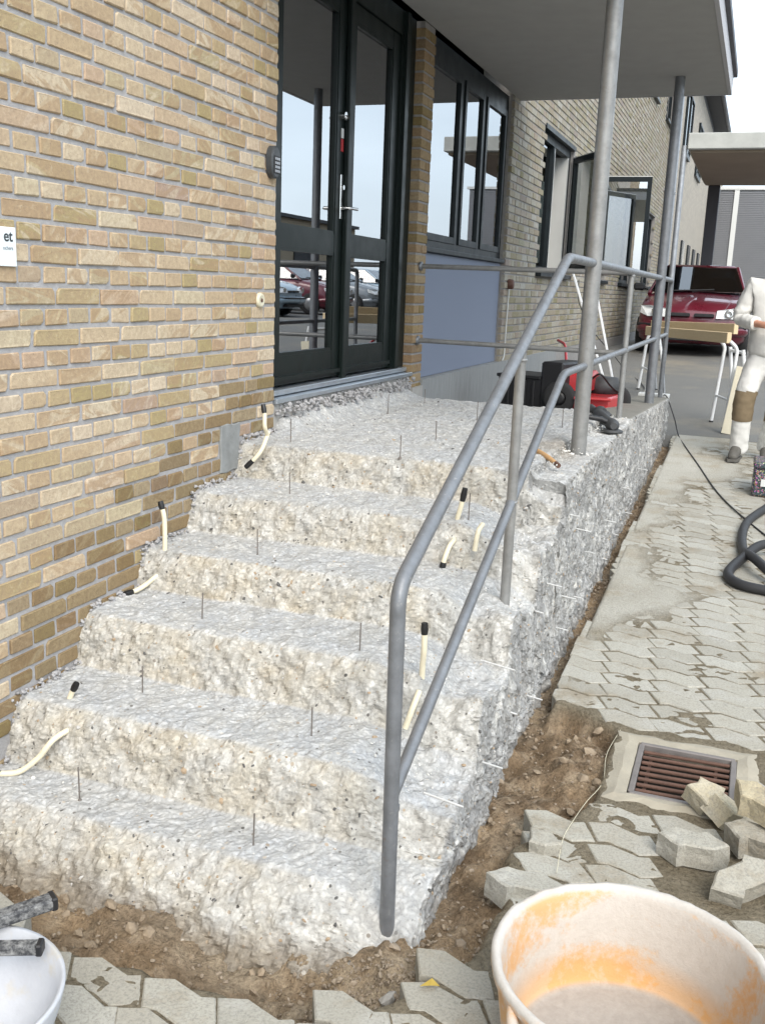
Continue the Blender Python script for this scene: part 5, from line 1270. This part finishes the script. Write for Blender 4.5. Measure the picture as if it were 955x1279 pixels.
# ================================================================== CARS
def car(base, rz, paint, label, group=None):
    t = thing('parked_car', label, 'car', base, group)
    Mx = Matrix.Translation(base) @ Matrix.Rotation(rz, 4, 'Z')
    def B(mb): mb.v = [tuple(Mx @ Vector(v)) for v in mb.v]; return mb
    ST = [(-.0, .56, .30, .60), (.04, .68, .24, .66), (.12, .755, .20, .72), (.3, .79, .18, .79), (.65, .80, .18, .86), (.98, .805, .18, .915), (1.6, .81, .18, .935), (2.6, .81, .18, .94), (3.2, .80, .2, .93), (3.55, .77, .24, .88), (3.68, .70, .32, .80)]
    vs = []; m = 13
    for y, hw, zb, zt in ST:
        half = [(0, zb), (hw*.86, zb), (hw*.97, zb+.07), (hw*1.0, zb+.45*(zt-zb)), (hw*.985, zt-.12), (hw*.93, zt-.03), (hw*.80, zt+.005)]
        full = [(-x, z) for x, z in reversed(half[1:])]+half
        vs += [(x, y, z) for x, z in full]
        vs.append((0, y, zt+.035)) 
    n = len(half)*2-1+1; fs = []
    for i in range(len(ST)-1):
        for k in range(n): fs.append((i*n+k, i*n+(k+1) % n, (i+1)*n+(k+1) % n, (i+1)*n+k))
    fs += [tuple(range(n-1, -1, -1)), tuple(range((len(ST)-1)*n, len(ST)*n))]
    mb = MB(); mb.add(vs, fs, True); body = K('body', B(mb), paint, t)
    # glasshouse corners
    b0, b1 = (.72, .95, .93), (.70, 3.42, .93); t0, t1 = (.56, 1.62, 1.345), (.545, 3.12, 1.345)
    def q(P, name, mat, sh=.0):
        P = [Vector(p) for p in P]; nn = (P[1]-P[0]).cross(P[3]-P[0]).normalized()*.008; m_ = MB(); m_.add(P+[p+nn for p in P], [(3, 2, 1, 0), (4, 5, 6, 7)]+[(k, (k+1) % 4, 4+(k+1) % 4, 4+k) for k in range(4)]); return K(name, B(m_), mat, t)
    q([(-b0[0]+.03, b0[1], b0[2]+.03), (b0[0]-.03, b0[1], b0[2]+.03), (t0[0]-.02, t0[1], t0[2]), (-t0[0]+.02, t0[1], t0[2])], 'windscreen', M_GLASSC)
    q([(b1[0]-.03, b1[1], b1[2]+.02), (-b1[0]+.03, b1[1], b1[2]+.02), (-t1[0]+.02, t1[1], t1[2]), (t1[0]-.02, t1[1], t1[2])], 'rear_window', M_GLASSC)
    for s in (-1, 1):
        q([(s*b0[0], b0[1]+.05, b0[2]+.01), (s*b1[0], b1[1]-.03, b1[2]+.01), (s*t1[0], t1[1], t1[2]), (s*t0[0], t0[1], t0[2])][::s], 'side_window', M_GLASSC)
        for pp, pq, pr in (((s*b0[0], b0[1]-.02, b0[2]-.03), (s*t0[0], t0[1], t0[2]), .032), ((s*b1[0], b1[1], b1[2]-.02), (s*t1[0], t1[1], t1[2]), .06), ((s*.72, 2.2, .92), (s*.56, 2.25, 1.34), .03)):
            K('pillar', B(MB().tube([pp, pq], pr, 8)), paint, t)
        K('wing_mirror', B(MB().tube([(s*.76, 1.12, .98), (s*.82, 1.10, 1.0)], .02, 8).box((s*.90-.085, 1.04, .95), (s*.90+.085, 1.13, 1.07), None, .03)), M_BLACK, t)
        hl = [(s*.34, -.05, .575), (s*.64, -.005, .575), (s*.765, .14, .62), (s*.755, .17, .725), (s*.62, .05, .735), (s*.35, -.02, .69)]
        m_ = MB(); back = [(x*.98, y+.06, z) for x, y, z in hl]; m_.add(hl+back, [tuple(range(6))]+[(i, (i+1) % 6, 6+(i+1) % 6, 6+i) for i in range(6)]); h_ = K('headlight', B(m_), M_HEADL, t)
        K('lamp_bowl', B(MB().lathe([(0, .0), (.03, .0), (.062, -.01), (.066, -.004)], (s*.52, -.045, .645), 16, 'y')), M_CHROME, h_)
        for y in (.62, 2.95):
            K('wheel', B(MB().lathe([(.17, -.09), (.25, -.09), (.285, -.06), (.29, 0), (.285, .06), (.25, .09), (.17, .09)], (s*.735, y, .29), 28, 'x')), M_TYRE, t)
            K('wheel_trim', B(MB().lathe([(0, .085*s), (.06, .088*s), (.16, .08*s), (.175, .06*s)], (s*.735, y, .29), 20, 'x')), M_RIM, t)
    K('roof', B(MB().add([(x, y, z) for x, y, z in ((-.57, 1.60, 1.335), (.57, 1.60, 1.335), (.56, 3.15, 1.335), (-.56, 3.15, 1.335), (-.50, 1.70, 1.385), (.50, 1.70, 1.385), (.49, 3.05, 1.385), (-.49, 3.05, 1.385))],
      [(0, 1, 5, 4), (1, 2, 6, 5), (2, 3, 7, 6), (3, 0, 4, 7), (4, 5, 6, 7), (3, 2, 1, 0)], True)), paint, t)
    K('bumper', B(MB().tube(catmull([(-.735, .34, .38), (-.70, .08, .40), (-.48, -.05, .41), (0, -.08, .41), (.48, -.05, .41), (.70, .08, .40), (.735, .34, .38)], 5), .08, 10)), paint, t)
    K('bumper_strip', B(MB().tube(catmull([(-.77, .06, .45), (-.5, -.115, .455), (0, -.145, .455), (.5, -.115, .455), (.77, .06, .45)], 5), .022, 8)), M_BLACK, t)
    for s in (-1, 1): K('grille', B(MB().box((s*.17-.14, -.05, .585), (s*.17+.14, .03, .64), None, .012)), M_BLACK, t)
    K('lower_intake', B(MB().box((-.45, -.10, .24), (.45, .05, .31), None, .01)), M_BLACK, t)
    K('bonnet_crease', B(MB().tube(catmull([(-.45, .03, .70), (-.52, .4, .83), (-.55, .9, .915)], 5), .006, 6).tube(catmull([(.45, .03, .70), (.52, .4, .83), (.55, .9, .915)], 5), .006, 6)), paint, t)
    K('wiper', B(MB().tube([(-.35, .93, .965), (.25, 1.0, 1.0)], .01, 6)), M_BLACK, t)
    K('seats', B(MB().box((-.55, 2.0, .7), (-.12, 2.2, 1.2), None, .05).box((.12, 2.0, .7), (.55, 2.2, 1.2), None, .05)), M_BLACK, t)
    return t
car((1.27, 11.2, zg(11.2)), R(1), M_CARRED, 'dark red hatchback parked facing the stairs behind the trestles')
car((3.9, 15.5, zg(15.5)), R(0), M_CARBLUE, 'pale blue car parked behind the worker and the red car')
for y, pm_, lb in ((15.0, M_CARGREY, 'grey car nearest in the row across the yard'), (18.2, M_CARBLUE, 'pale blue car second in the row across the yard'), (21.4, M_CARRED, 'dark red car in the row across the yard, mirrored in the door glass'),
                   (24.6, M_CARGREY, 'grey car beyond the red one across the yard'), (27.8, M_CARBLUE, 'pale blue car farthest but one in the row across the yard'), (31.0, M_CARGREY, 'grey car farthest in the row across the yard')):
    car((8.4, y, zg(y)), R(-90), pm_, lb, 'cars across the yard')

# ================================================================== WALKWAY CANOPY AND FAR BUILDINGS
wk = thing('walkway_canopy', 'flat concrete walkway roof on dark columns beyond the red car', 'canopy', (1.7, 12.7, zg(12.7)))
CX2, CF2 = 1.21, .975
K('roof_slab', MB().box((1.02, 10.5, 2.65), (2.35, 14.9, 2.86), None, .01), M_CONC2, wk)
K('soffit', MB().box((1.06, 10.62, 2.615), (2.31, 14.8, 2.648)), M_BROWNREND, wk)
K('column', MB().box((CX2-.10, 15.0-.25, zg(15)-.05), (CX2+.10, 15.0-.05, 2.614), None, .008), M_DARKTRIM, wk)
K('column', MB().tube([(CF2, 10.56, zg(10.5)-.05), (CF2, 10.56, 2.70)], .04, 14), M_GALV, wk)
fbg = thing('grey_hall', 'grey corrugated metal hall with a white vertical strip behind the yard', 'building', (8, 40, zg(40)))
K('wall', MB().box((.08, 38, -.3), (9.7, 50, 4.85)), M_STEELGREY, fbg)
for i in range(72): K('cladding_rib', MB().box((.085, 37.97, -.1+i*.068), (9.69, 37.999, -.1+i*.068+.03)), M_STEELGREY, fbg)
K('roof_edge', MB().box((.0, 37.9, 4.852), (9.8, 50.1, 4.95)), M_WHITE, fbg)
K('white_strip', MB().box((.82, 37.92, -.1), (1.0, 37.968, 4.85)), M_WHITE, fbg)
op = thing('tan_building', 'low tan rendered building across the yard, mirrored in the door glass', 'building', (16, 20, zg(20)))
K('wall', MB().box((14, 4, -.3), (24, 36, 3.0)), M_TANBUILD, op)
K('roof_edge', MB().box((13.85, 3.9, 3.002), (24.1, 36.1, 3.12)), M_ROOF, op)
for y in range(6, 34, 4): K('window', MB().box((13.95, y, .9), (13.998, y+1.8, 2.2)), M_FARWIN, op)
